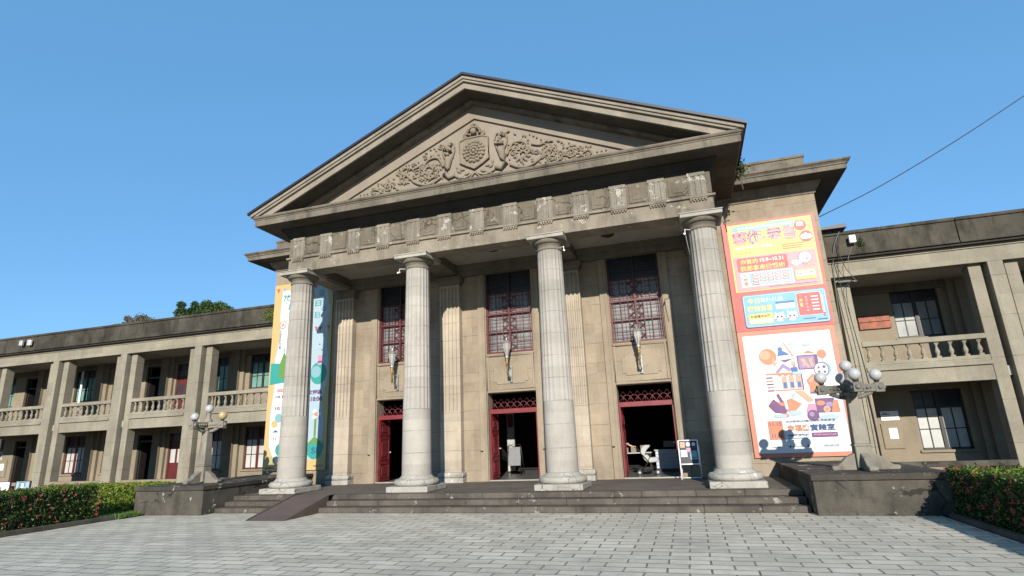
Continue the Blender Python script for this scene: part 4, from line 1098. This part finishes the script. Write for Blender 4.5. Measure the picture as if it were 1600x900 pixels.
B.text('主辦單位', -8.94, -8.6, .92, .05, 'ink', 'small_print', .02); B.text('新北市文化局   435', -7.0, -6.62, .95, .05, 'ink', 'small_print', .02)
B.done()

# ------------------------------------------------------------ wall lanterns
def lantern(x, label):
    t_ = thing('wall_lantern', label, 'wall lamp', (x, 2.44, 3.5), 'torch-shaped wall lanterns over the doors')
    yy = 2.08
    MB().lathe([(.03, 3.96), (.05, 3.98), (.055, 4.02), (.12, 4.34), (.125, 4.36)], x, yy, 8, smooth=False).build('lantern_glass', m_lampglass, t_)
    cg = MB().lathe([(.13, 4.35), (.14, 4.37), (.10, 4.43), (.03, 4.47), (.02, 4.52), (.004, 4.56)], x, yy, 8, smooth=False)
    for k in range(8):
        a = 2*math.pi*k/8; cg.tube([(x+.056*math.cos(a), yy+.056*math.sin(a), 4.0), (x+.128*math.cos(a), yy+.128*math.sin(a), 4.36)], .007, 4)
    cg.lathe([(.06, 3.90), (.075, 3.92), (.05, 3.96), (.06, 3.99)], x, yy, 10)
    cg.build('lantern_cage', m_steel, t_)
    MB().lathe([(.012, 3.42), (.028, 3.46), (.022, 3.6), (.032, 3.64), (.028, 3.72), (.045, 3.76), (.03, 3.8), (.055, 3.88), (.045, 3.91)], x, yy, 10).build('torch_handle', m_brass, t_)
    MB().tube([(x, 2.43, 3.40), (x+.01, 2.30, 3.30), (x, 2.2, 3.42), (x, yy+.02, 3.60)], .018, 6).tube([(x, 2.43, 3.62), (x, 2.25, 3.70), (x, yy+.02, 3.74)], .014, 6).box(x-.04, x+.04, 2.42, 2.475, 3.22, 3.72).build('bracket', m_steel, t_)
lantern(-3.9, 'torch-shaped wall lantern above the leftmost door')
lantern(-.02, 'torch-shaped wall lantern above the middle door')
lantern(3.88, 'torch-shaped wall lantern above the rightmost door, nearest the white sign')

# ------------------------------------------------------------ small fittings
def floodlight(x, y, z, label, m_=m_white, s_=1.0, ang=0):
    t_ = thing('floodlight', label, 'floodlight', (x, y, z))
    MB().box(x-.09*s_, x+.09*s_, y-.16, y-.06, z-.12*s_, z+.12*s_).build('lamp_housing', m_, t_, bevel=.012)
    MB().box(x-.075*s_, x+.075*s_, y-.168, y-.161, z-.10*s_, z+.10*s_).build('lens', m_pane_white, t_)
    MB().tube([(x, y-.08, z), (x, y-.02, z-.02), (x, y+.02, z-.02)], .02, 6).build('bracket', m_dkframe, t_)
floodlight(-22.7, 2.98, 6.46, 'grey box lamp on the blackened parapet, farther from the hall', m_grey)
floodlight(-22.2, 2.98, 6.44, 'cream box lamp on the blackened parapet, nearer the hall', m_white)
floodlight(9.88, 2.98, 6.52, 'bright white box lamp at the end of the right wing parapet', m_white, .9)
for x, lab in ((-2.38, 'small white camera clipped to the second column neck from the left'), (2.40, 'small white camera clipped to the third column neck from the left'), (5.44, 'small white camera hanging beside the rightmost column capital')):
    t_ = thing('security_camera', lab, 'camera', (x, -.3, 6.3))
    q_ = 1 if x in (2.40,) else -1
    MB().tube([(x-q_*.14, -.2, 6.36), (x, -.28, 6.36), (x, -.3, 6.28)], .010, 6).build('mount', m_white, t_)
    MB().tube([(x, -.24, 6.27), (x+q_*.02, -.36, 6.23)], .024, 10).build('camera_housing', m_white, t_)
    if x > 5: MB().tube([(x, -.28, 6.3), (x+.02, -.27, 6.0), (x+.05, -.26, 5.7)], .012, 5).build('hanging_wire', m_cable_g, t_)

def cable(name, pts, r, label, cat='cable', m_=m_cable, group=None):
    P = [Vector(p) for p in pts]; out = []
    for i in range(len(P)-1):
        p0, p1, p2, p3 = P[max(i-1, 0)], P[i], P[i+1], P[min(i+2, len(P)-1)]
        for k in range(6):
            u = k/6; out.append(.5*((2*p1)+(-p0+p2)*u+(2*p0-5*p1+4*p2-p3)*u*u+(-p0+3*p1-3*p2+p3)*u**3))
    out.append(P[-1])
    return tag(MB().tube(out, r, 6).build(name, m_), label, cat, group)
cable('overhead_cable', [(9.15, 2.75, 7.25), (11.31, 3, 8.20), (14.7, 3, 10.0), (22, 4, 14.5)], .014, 'thin black cable rising from the right wall into the sky')
cable('wall_cable', [(9.14, 2.9, 6.55), (9.35, 3.1, 6.75), (9.6, 2.95, 6.85), (9.5, 2.9, 6.2), (9.45, 3.12, 5.7), (9.47, 3.17, 4.5), (9.52, 3.17, 3.2), (9.5, 3.17, .6)], .010, 'black cable running down the first pier of the right wing')
cable('wall_cable', [(9.62, 2.92, 6.8), (9.42, 2.9, 6.4), (9.36, 3.12, 5.9), (9.3, 3.17, 5.0), (9.28, 3.3, 3.8), (9.3, 3.3, 2.0)], .010, 'grey cable dropping behind the edge of the pink banner', m_=m_cable_g)
cable('wall_cable', [(9.55, 2.93, 6.7), (9.5, 2.9, 6.3), (9.6, 2.95, 5.75), (9.8, 3.05, 5.45), (9.86, 3.15, 5.38), (9.60, 3.17, 5.3), (9.58, 3.34, 4.6), (9.66, 3.34, 3.4), (9.7, 3.34, 2.6)], .008, 'thin black cable looping round the top corner of the first bay')
cable('wall_cable', [(9.9, 3.0, 6.4), (9.7, 2.9, 6.0), (9.68, 2.95, 5.6), (9.86, 3.1, 5.36)], .007, 'short grey cable hanging from the white box lamp', m_=m_cable_g)
t_ = thing('cable_box', 'small black box holding cables at the top of the first pier', 'box', (9.55, 3.15, 5.42))
MB().box(9.40, 9.74, 3.14, 3.35, 5.38, 5.45).build('box_body', m_dkframe, t_, bevel=.01)
MB().tube([(9.72, 3.12, 5.40), (9.86, 3.1, 5.37)], .015, 6).build('cable_clamp', m_steel, t_)
tag(MB().prism([(9.11, 6.86), (9.78, 6.86), (9.74, 6.98), (9.11, 6.92)], 'y', 2.75, 3.3).build('roof_flashing', m_roof), 'dark sloping metal flashing joining the right wing roof to the hall', 'flashing')
cable('drain_pipe', [(9.63, 3.30, 2.5), (9.66, 3.30, 1.6), (9.66, 3.30, .2)], .03, 'cream drain pipe on the lowest part of the right wing end pier', 'pipe', m_wing_in)
cable('drain_pipe', [(-21.95, 5.2, 5.4), (-21.95, 5.2, 3.6), (-21.95, 5.2, 2.95)], .05, 'white vertical drain pipe on the left wing upper corridor wall', 'pipe', m_white)
cable('drain_pipe', [(-9.32, 3.28, 3.1), (-9.34, 3.25, 2.6), (-9.3, 3.25, 2.3), (-9.3, 3.25, .5)], .04, 'white pipe running down beside the yellow banner edge', 'pipe', m_white)
# wooden plaque and notices in the right wing
pq = thing('wooden_plaque', 'reddish wooden plaque of two boards on the upper corridor wall', 'plaque', (10.72, 5.38, 4.34))
MB().box(10.30, 11.15, 5.33, 5.395, 4.56, 4.77).box(10.30, 11.15, 5.33, 5.395, 4.34, 4.55).build('board', m_wood, pq, bevel=.008)
nb_ = thing('white_notice', 'small white printed notice plate on the ground floor wall behind the lamp post', 'notice', (10.6, 5.38, 1.64))
MB().box(10.38, 10.84, 5.37, 5.395, 1.64, 1.90).build('notice_plate', m_white, nb_)
B = Banner(nb_, 5.369); B.rect(10.42, 10.62, 1.80, 1.82, 'ink', 'small_print'); B.rect(10.42, 10.55, 1.84, 1.86, 'ink', 'small_print'); B.done()
eb = thing('meter_cabinet', 'stucco-coloured cabinet door with a white sheet taped on it', 'cabinet', (10.6, 5.38, .85))
MB().box(10.33, 10.84, 5.36, 5.395, .84, 1.56).build('cabinet_door', m_wing_in, eb, bevel=.012)
MB().box(10.51, 10.72, 5.35, 5.359, 1.12, 1.42).build('taped_sheet', m_white, eb)

# ------------------------------------------------------------ A-frame notice stand
af = thing('notice_stand', 'white framed folding notice stand with leaflets beside the right door', 'sign', (4.9, 1.95, ZF))
def par(mb, pts, r): mb.tube(pts, r, 6)
xl, xr_ = 4.66, 5.14
mb = MB()
F = lambda x, z: (x, 1.78+(z-ZF)*.16, z)
par(mb, [F(xl, ZF+.01), F(xl, 1.34)], .016); par(mb, [F(xr_, ZF+.33), F(xr_, 1.34)], .016); par(mb, [F(xl, 1.34), F(xr_, 1.34)], .016); par(mb, [F(xl, .75), F(xr_, .75)], .018)
mb.build('front_frame', m_white, af)
mb = MB()
G = lambda x, z: (x, 2.16-(z-ZF)*.16, z)
par(mb, [G(xl+.02, ZF+.01), G(xl+.02, 1.2)], .013); par(mb, [G(xr_+.02, ZF+.01), G(xr_+.02, 1.2)], .013); par(mb, [G(xl+.02, ZF+.03), G(xr_+.02, ZF+.03)], .013)
mb.build('rear_frame', m_white, af)
MB().add([F(xl, .75), F(xr_, .75), F(xr_, 1.34), F(xl, 1.34)], [(0, 1, 2, 3)]).build('clear_panel', m_pane_dark, af)
def sheet(x0, x1, z0, z1, c):
    pts = [F(x, z) for x, z in ((x0, z0), (x1, z0), (x1, z1), (x0, z1))]
    MB().add([(a, b_-.012, z) for a, b_, z in pts], [(0, 1, 2, 3)]).build('leaflet', PM[c], af)
sheet(4.70, 4.82, 1.16, 1.30, 'peach'); sheet(4.70, 4.86, .93, 1.10, 'white'); sheet(4.85, 4.96, 1.05, 1.15, 'pinkl'); sheet(4.93, 5.10, .86, 1.08, 'lblue'); sheet(4.94, 5.08, .86, .92, 'white')
for cx, r_ in ((4.90, .055), (5.04, .045)):
    MB().add([(cx+r_*math.cos(k*.52), F(0, 1.24)[1]-.014, 1.24+r_*math.sin(k*.52)) for k in range(12)], [tuple(range(12))]).build('leaflet', PM['white'], af)

# ------------------------------------------------------------ inside the doorways
ct = thing('reception_counter', 'blue-grey counter seen inside the right doorway', 'counter', (4.5, 5.2, .38))
MB().box(3.86, 6.3, 5.0, 5.6, .46, 1.0).build('counter_body', m_counter, ct, bevel=.01)
MB().box(3.83, 6.33, 4.96, 5.64, 1.002, 1.04).build('counter_top', m_grey, ct, bevel=.006)
MB().box(3.9, 6.26, 5.05, 5.55, .38, .458).build('counter_plinth', m_dkframe, ct)
for k in range(4): MB().box(3.86, 6.3, 4.992, 4.999, .56+.11*k, .566+.11*k).build('counter_groove', m_dkframe, ct)
tb = thing('till_monitor', 'dark monitor standing on the blue-grey counter', 'monitor', (4.3, 5.2, 1.04))
MB().box(4.12, 4.48, 5.2, 5.23, 1.10, 1.30).build('screen', m_pane_dark, tb, bevel=.006); MB().box(4.22, 4.4, 5.14, 5.3, 1.042, 1.06).tube([(4.3, 5.22, 1.05), (4.3, 5.23, 1.15)], .02, 6).build('stand', m_dkframe, tb)
ds = thing('display_table', 'small table with cream boxes behind the pushchair', 'table', (3.3, 4.9, .38))
MB().box(2.6, 3.75, 4.8, 5.2, .95, .98).build('table_top', m_grey, ds)
for x in (2.65, 3.7):
    for y in (4.84, 5.16): MB().box(x-.015, x+.015, y-.015, y+.015, .38, .949).build('leg', m_iron, ds)
for k, x in enumerate((2.95, 3.2, 3.5)):
    tag(MB().box(x-.08, x+.08, 4.9, 5.05, .981, 1.13+.03*k).build('carton', m_wing_in, bevel=.004), ('shorter cream carton at the left end of the display table', 'middle cream carton on the display table', 'tallest cream carton near the counter on the display table')[k], 'box', 'cartons on the display table')
# pushchair
pc = thing('pushchair', 'pale grey pushchair parked inside the right doorway', 'pushchair', (3.7, 3.7, .38))
fr = MB()
for y in (3.52, 3.88):
    fr.tube([(3.38, y, 1.18), (3.55, y, .98), (3.98, y, .48)], .012, 6); fr.tube([(3.80, y, .92), (3.66, y, .66), (3.46, y, .46)], .012, 6)
fr.tube([(3.38, 3.52, 1.18), (3.36, 3.7, 1.19), (3.38, 3.88, 1.18)], .016, 6); fr.tube([(3.46, 3.52, .46), (3.46, 3.88, .46)], .01, 6); fr.tube([(3.98, 3.52, .48), (3.98, 3.88, .48)], .01, 6)
fr.build('frame', m_iron, pc)
for x, r_ in ((3.46, .075), (3.98, .08)):
    for y in (3.50, 3.90):
        wh = MB().tube([(x, y-.012, .385+r_), (x, y+.012, .385+r_)], r_, 18).build('wheel', m_iron, pc)
        MB().tube([(x, y-.016, .385+r_), (x, y+.016, .385+r_)], r_*.45, 12).build('hub', m_grey, wh)
MB().prism([(3.56, .92), (3.62, .80), (3.72, .72), (3.98, .74), (4.02, .80), (3.98, .88), (3.78, .86), (3.70, .96)], 'y', 3.55, 3.85).build('seat', m_clothg, pc, bevel=.03, seg=2)
MB().prism([(3.52, 1.0), (3.56, 1.14), (3.66, 1.22), (3.80, 1.22), (3.80, 1.17), (3.70, 1.08), (3.64, .94), (3.58, .92)], 'y', 3.53, 3.87).build('hood', m_clothg, pc, bevel=.02, seg=2)
MB().box(3.55, 3.85, 3.57, 3.83, .52, .60).build('basket', m_clothd, pc, bevel=.02)
# person (mostly hidden by the doorway), reaching for the handle
def skin(name, verts, edges, radii, m_, parent=None, sub=2):
    me = bpy.data.meshes.new(name); me.from_pydata(verts, edges, [])
    o = bpy.data.objects.new(name, me); COL.objects.link(o)
    sk = o.modifiers.new('skin', 'SKIN')
    for i, r_ in enumerate(radii):
        r_ = (r_, r_) if isinstance(r_, (int, float)) else r_
        me.skin_vertices[0].data[i].radius = r_
    me.skin_vertices[0].data[0].use_root = True
    sb = o.modifiers.new('sub', 'SUBSURF'); sb.levels = sub; sb.render_levels = sub
    me.materials.append(m_)
    bpy.context.view_layer.update()
    dg = bpy.context.evaluated_depsgraph_get()
    m2 = bpy.data.meshes.new_from_object(o.evaluated_get(dg)); m2.name = name
    for p in m2.polygons: p.use_smooth = True
    bpy.data.objects.remove(o); m2.materials.clear(); m2.materials.append(m_)
    o = bpy.data.objects.new(name, m2); COL.objects.link(o)
    if parent: o.parent = parent
    return o
px, py, pz = 2.74, 3.72, .38
V_ = [(0, 0, .80), (0, 0, .98), (0, 0, 1.18), (0, 0, 1.27), (0, 0, 1.36), (.01, 0, 1.46), (0, 0, 1.53),
      (0, -.09, .76), (.02, -.10, .42), (0, -.10, .05), (.10, -.10, .03), (0, .09, .76), (.02, .10, .42), (0, .10, .05), (.10, .10, .03),
      (0, -.16, 1.20), (.14, -.19, 1.02), (.36, -.13, .92), (.50, -.08, .84), (.58, -.07, .815),
      (0, .16, 1.20), (-.02, .20, .98), (.03, .20, .78), (.04, .20, .70)]
E_ = [(0, 1), (1, 2), (2, 3), (3, 4), (4, 5), (5, 6), (0, 7), (7, 8), (8, 9), (9, 10), (0, 11), (11, 12), (12, 13), (13, 14), (2, 15), (15, 16), (16, 17), (17, 18), (18, 19), (2, 20), (20, 21), (21, 22), (22, 23)]
Rr = [(.12, .13), (.105, .12), (.11, .13), .045, .07, .085, .06, .075, .055, .038, .035, .075, .055, .038, .035, .045, .038, .03, .022, .022, .045, .038, .028, .025]
pe = skin('person', [(px+a, py+b_, pz+c_) for a, b_, c_ in V_], E_, Rr, m_skin)
tag(pe, 'person in dark clothes half hidden by the door, arm reaching to the pushchair', 'person')
Rc = [(.135, .145), (.12, .135), (.125, .145)]
top = skin('shirt', [(px+a, py+b_, pz+c_) for a, b_, c_ in [V_[0], V_[1], V_[2], V_[15], (.07, -.175, 1.11), V_[20], (-.01, .18, 1.09)]], [(0, 1), (1, 2), (2, 3), (3, 4), (2, 5), (5, 6)], Rc+[.06, .052, .06, .052], m_clothd, pe)
tro = skin('trousers', [(px+a, py+b_, pz+c_) for a, b_, c_ in [V_[0], V_[7], V_[8], V_[9], V_[11], V_[12], V_[13]]], [(0, 1), (1, 2), (2, 3), (0, 4), (4, 5), (5, 6)], [(.13, .14), .09, .07, .055, .09, .07, .055], m_clothd, pe)
hair = MB().sphere((px-.02, py, pz+1.49), .10, 14, 10, 1.0).build('hair', m_iron, pe)
hx, hy, hz = px+.60, py-.07, pz+.81
for k in range(4):
    o = skin('finger', [(hx-.02, hy-.03+.02*k, hz), (hx+.03, hy-.032+.021*k, hz+.012), (hx+.055, hy-.032+.021*k, hz-.008), (hx+.05, hy-.032+.021*k, hz-.03)], [(0, 1), (1, 2), (2, 3)], [.011, .0095, .009, .008], m_skin, pe, 1)
o = skin('thumb', [(hx-.02, hy-.03, hz-.01), (hx+.01, hy-.05, hz-.02), (hx+.035, hy-.04, hz-.03)], [(0, 1), (1, 2)], [.013, .011, .009], m_skin, pe, 1)
# stand inside the middle door, white pillar and red sign
m_boardg = plain('grey_board', (.16, .165, .17), .5)
bs = thing('leaning_board', 'black framed grey board on a stand inside the middle doorway', 'sign', (-.64, 4.5, .38))
MB().prism([(4.42, .70), (4.45, .70), (4.58, 1.28), (4.55, 1.28)], 'x', -.86, -.44).build('board_face', m_boardg, bs)
mb = MB().tube([(-.88, 4.40, .39), (-.88, 4.56, 1.36), (-.46, 4.56, 1.36), (-.42, 4.40, .39)], .014, 6).tube([(-.88, 4.8, .39), (-.88, 4.56, 1.3)], .012, 6).tube([(-.42, 4.8, .39), (-.44, 4.56, 1.3)], .012, 6)
mb.build('stand_frame', m_iron, bs)
pn = thing('white_pillar_panel', 'narrow white panel standing in the middle doorway interior', 'panel', (-1.24, 6.1, .38))
MB().box(-1.38, -1.11, 6.02, 6.10, .38, 2.6).build('panel_sheet', m_clothg, pn); MB().box(-1.45, -1.04, 6.0, 6.16, .38, .43).build('foot', m_iron, pn)
tag(MB().box(-1.34, -1.13, 6.0, 6.018, 1.95, 2.40).build('red_sign', m_red), 'small red sign hung on the narrow white panel', 'sign')

# ------------------------------------------------------------ vegetation
def leafquad(mb, c, s, rnd, tilt=None):
    n = Vector((rnd.gauss(0, 1), rnd.gauss(0, 1), rnd.gauss(.5, 1))); n.normalize()
    u = n.orthogonal().normalized(); a = rnd.uniform(0, 6.28)
    u = (Matrix.Rotation(a, 3, n) @ u); w = n.cross(u)
    L = s*rnd.uniform(.7, 1.3); W = L*.42; c = Vector(c)
    p = [c-u*L, c-w*W+n*.15*W, c+u*L, c+w*W+n*.15*W]
    i = len(mb.v); mb.v += [tuple(x) for x in p]; mb.f.append([i, i+1, i+2, i+3]); mb.sm.append(False)
def hedge(name, label, x0, x1, y0, y1, z0, z1, dens, mleaf, mlight, nfl, seed, group, lf=.035):
    rnd = random.Random(seed)
    t_ = thing(name, label, 'hedge', ((x0+x1)/2, (y0+y1)/2, z0), group)
    core = MB().box(x0+.12, x1-.12, y0+.12, y1-.12, z0, z1-.12).build('dark_core', m_iron, t_)  # plain dark box filling the hedge behind the leaves
    a, b_ = MB(), MB()
    faces = [((x1-x0)*(y1-y0), 't'), ((x1-x0)*(z1-z0), 'y0'), ((x1-x0)*(z1-z0), 'y1'), ((y1-y0)*(z1-z0), 'x0'), ((y1-y0)*(z1-z0), 'x1')]
    from mathutils import noise as mn
    fl_ = MB()
    for A, f in faces:
        for k in range(int(A*dens)+0):
            x, y, z = rnd.uniform(x0, x1), rnd.uniform(y0, y1), rnd.uniform(z0, z1)
            d = abs(rnd.gauss(0, .07))
            if f == 't': z = z1
            elif f == 'y0': y = y0
            elif f == 'y1': y = y1
            elif f == 'x0': x = x0
            else: x = x1
            bump = .05*mn.noise(Vector((x*2.6, y*2.6, z*2.6)))+.03*mn.noise(Vector((x*8, y*8, z*8)))
            cx, cy, cz = (x0+x1)/2, (y0+y1)/2, (z0+z1)/2
            off = bump-d
            if f == 't': z += off+ (rnd.random() < .05)*.05
            elif f == 'y0': y -= off
            elif f == 'y1': y += off
            elif f == 'x0': x -= off
            else: x += off
            leafquad(b_ if (f == 't' and rnd.random() < (.3 if x0 < 0 else .5)) or rnd.random() < .05 else a, (x, y, z), lf, rnd)
    a.build('leaves', mleaf, t_, recalc=False); b_.build('young_leaves', mlight, t_, recalc=False)
    for k in range(nfl):
        A = rnd.random()
        x, y, z = rnd.uniform(x0, x1), rnd.uniform(y0, y1), rnd.uniform(z0+.1, z1)
        if A < .45: z = z1+.02
        elif x0 < 0: x = x1+.02
        else: x = x0-.02
        if rnd.random() < .25: y = y1+.02 if y1 < -2.5 else y0-.02
        nn = rnd.randint(5, 16)
        for j in range(nn): leafquad(fl_, (x+rnd.gauss(0, .02), y+rnd.gauss(0, .02), z+rnd.gauss(0, .018)), .017, rnd)
    if nfl: fl_.build('flowers', m_flower, t_, recalc=False)
    return t_
hedge('flowering_hedge', 'clipped dark green hedge with red flowers along the left kerb', -10.7, -9.2, -8.2, -2.95, .02, .86, 1500, m_leaf, m_leaf_y, 75, 1, 'clipped flowering hedges')
hedge('flowering_hedge', 'clipped hedge with many red flowers right of the right pedestal', 9.13, 11.6, -8.2, -1.98, .02, .80, 1500, m_leaf, m_leaf_y, 240, 2, 'clipped flowering hedges')
hedge('flowering_hedge', 'small bright green hedge between the left hedge and the pedestal', -13.4, -9.42, -1.55, -.5, .06, .74, 1500, m_leaf_y, m_leaf_y, 40, 3, 'clipped flowering hedges', .04)
gr_ = MB(); rnd = random.Random(9)
for k in range(9000):
    x, y = rnd.uniform(-12.8, -9.14), rnd.uniform(-2.95, -1.5)
    if rnd.random() < .06: x, y = rnd.uniform(-9.15, -8.9), rnd.uniform(-2.6, -1.9)
    h_ = rnd.uniform(.05, .13); a = rnd.uniform(0, 6.28); dx, dy = .008*math.cos(a), .008*math.sin(a)
    lx, ly = rnd.gauss(0, .03), rnd.gauss(0, .03)
    gr_.add([(x-dx, y-dy, .02), (x+dx, y+dy, .02), (x+lx, y+ly, .02+h_)], [(0, 1, 2)])
g = gr_.build('grass', m_grass, recalc=False); g['kind'] = 'stuff'; g['label'] = 'short green grass beside the left pedestal'

def tree(name, label, x, y, z0, ztop, blobs, nleaf, ls, mleaf, seed, cat='tree', group=None):
    rnd = random.Random(seed)
    t_ = thing(name, label, cat, (x, y, z0), group)
    tr_ = MB().tube([(x, y, z0), (x+.1, y, (z0+ztop)/2), (x, y, ztop-.6)], [.16, .12, .07], 8)
    cr = MB()
    tot = sum(b_[3]**2 for b_ in blobs)
    for bx_, by_, bz_, br in blobs:
        tr_.tube([(x+.05, y, max(z0, bz_-1.4)), ((x+bx_)/2, (y+by_)/2, bz_-.6), (bx_, by_, bz_)], [.06, .04, .02], 6)
        for k in range(int(nleaf*br*br/tot)):
            v = Vector((rnd.gauss(0, 1), rnd.gauss(0, 1), rnd.gauss(0, 1))).normalized()*br*rnd.uniform(.45, 1.0)**.6
            v *= 1+.25*math.sin(v.x*9/br)*math.sin(v.z*8/br+1)
            leafquad(cr, (bx_+v.x, by_+v.y, bz_+v.z*.9), ls, rnd)
    tr_.build('trunk', m_bark, t_); cr.build('crown', mleaf, t_, recalc=False)
# behind the left wing (y about 14-16)
K = (15-(-13.8))/(30-(-13.8))
def far(X30, Z30): return (5.04+(X30-5.04)*K, 15, 1.45+(Z30-1.6)*K)
def blobs(lst): return [(*far(a, b_)[:2], far(a, b_)[2], r_*K*.86) for a, b_, r_ in lst]
tree('evergreen_tree', 'dark green columnar tree showing above the left wing roof', *far(-42, 8)[:2], 0, 9.5,
     blobs([(-44.3, 15.6, .9), (-44.6, 16.6, .5), (-43.6, 15.3, .9), (-42.6, 15.9, .7), (-42.8, 16.5, .4), (-43.2, 14.6, 1.0), (-41.7, 15.2, .9), (-44.4, 14.4, 1.0)]), 9000, .085, m_leaf_d, 11)
tree('round_tree', 'rounder lighter green tree just right of the dark columnar tree', *far(-38.6, 8)[:2], 0, 9.5,
     blobs([(-40.2, 15.2, 1.1), (-41.2, 16.2, .7), (-38.9, 15.3, 1.0), (-38.2, 14.9, .8), (-39.6, 15.9, .7), (-40.6, 14.3, 1.1)]), 9000, .075, leaf_mat('round_tree_leaves', (.03, .06, .015), (.09, .14, .03), 2), 12)
tree('dry_bush', 'brownish sparse bush showing above the left wing roof', *far(-50, 8)[:2], 0, 9.2,
     blobs([(-51.5, 14.8, 1.1), (-50, 15.4, 1.0), (-48.6, 14.9, 1.0), (-52.8, 14.4, .9), (-51.9, 15.9, .45), (-53.4, 15.2, .4), (-49.4, 15.0, 1.0)]), 5200, .075, m_leaf_b, 13, 'bush')
tree('roof_plant', 'thin pale green plant peeping over the roof beside the hall', *far(-34.6, 8)[:2], 0, 9.0,
     blobs([(-35.4, 14.6, .55), (-34.4, 14.9, .5), (-33.4, 15.0, .3)]), 1200, .06, m_leaf_y, 14, 'plant')
# little fern hanging at the cornice corner
fe = thing('wall_fern', 'small green fern with hanging roots growing from the cornice corner', 'plant', (7.05, 1.1, 8.4))
rnd = random.Random(5); f_ = MB()
for k in range(260): leafquad(f_, (7.10+rnd.gauss(0, .07), 1.1+rnd.gauss(0, .1), 8.36+rnd.gauss(0, .13)), .045, rnd)
f_.build('fronds', m_leaf, fe, recalc=False)
MB().tube([(7.08, 1.05, 8.3), (7.06, 1.0, 8.0), (7.08, 1.02, 7.7)], .015, 5).tube([(7.12, 1.08, 8.3), (7.1, 1.04, 8.05), (7.05, 1.02, 7.85)], .009, 5).build('hanging_roots', m_bark, fe)
iv = thing('wall_ivy', 'green weed growing on the blackened parapet next to the hall', 'plant', (-9.4, 2.98, 6.4))
f_ = MB()
for k in range(420):
    x = -9.25-abs(rnd.gauss(0, .35)); leafquad(f_, (x, 2.97+rnd.uniform(-.05, .01), 6.45+rnd.gauss(0, .12)+.15*(x+9.3)), .035, rnd)
f_.build('leaves', m_leaf_y, iv, recalc=False)
iv = thing('wall_ivy', 'small weed tuft beside the white box lamp on the right parapet', 'plant', (10.1, 2.98, 6.4))
f_ = MB()
for k in range(90): leafquad(f_, (10.08+rnd.gauss(0, .05), 2.96+rnd.gauss(0, .02), 6.42+rnd.gauss(0, .07)), .03, rnd)
f_.build('leaves', m_leaf, iv, recalc=False)
# distant hill
hp = [(-420, 28), (-330, 36), (-260, 42), (-205, 40.5), (-192, 38.8), (-180, 37), (-160, 33), (-120, 26), (-60, 16)]
hb = MB()
for i in range(len(hp)-1):
    (xa, za), (xb, zb) = hp[i], hp[i+1]
    hb.add([(xa, 100, -2), (xb, 100, -2), (xb, 115, zb*.75), (xa, 115, za*.75), (xb, 160, zb*1.28), (xa, 160, za*1.28), (xb, 300, -2), (xa, 300, -2)], [(0, 1, 2, 3), (3, 2, 4, 5), (5, 4, 6, 7)], True)
struct(hb.build('hill', plain('hill_vegetation', (.04, .07, .04), .95, 0, .4, .1)))

# ------------------------------------------------------------ information boards by the left hedge
def info_board(x, y, z, w_, h_, label, border, face, rows):
    t_ = thing('information_board', label, 'sign', (x, y, 0), 'information boards by the left hedge')
    MB().box(x-w_/2, x+w_/2, y, y+.03, z, z+h_).build('board', border, t_, bevel=.004)
    bo = .035
    MB().box(x-w_/2+bo, x+w_/2-bo*.8, y-.006, y, z+h_*.22, z+h_-.015).build('face', face, t_)
    MB().tube([(x-.1, y+.04, 0), (x-.1, y+.04, z)], .02, 6).build('post', m_iron, t_); MB().tube([(x+.1, y+.04, 0), (x+.1, y+.04, z)], .02, 6).build('post', m_iron, t_)
    B = Banner(t_, y-.007)
    for a, b_, c_, d_, cc in rows: B.rect(x+a*w_, x+b_*w_, z+c_*h_, z+d_*h_, cc, 'printed_line')
    B.done()
info_board(-11.07, -3.5, .76, .52, .27, 'black-edged picture board standing in the left hedge, nearer the hall', m_iron, PM['paleblue'], [(-.3, .25, .85, .89, 'ink'), (-.25, .2, .5, .8, 'teal'), (-.1, .1, .4, .78, 'white'), (-.28, .22, .34, .37, 'navy')])
info_board(-11.86, -3.5, .74, .68, .28, 'cream text board standing in the left hedge at the picture edge', m_iron, m_white, [(-.35, .3, .75, .78, 'ink'), (-.35, .2, .62, .65, 'ink'), (-.35, .25, .5, .53, 'ink')])
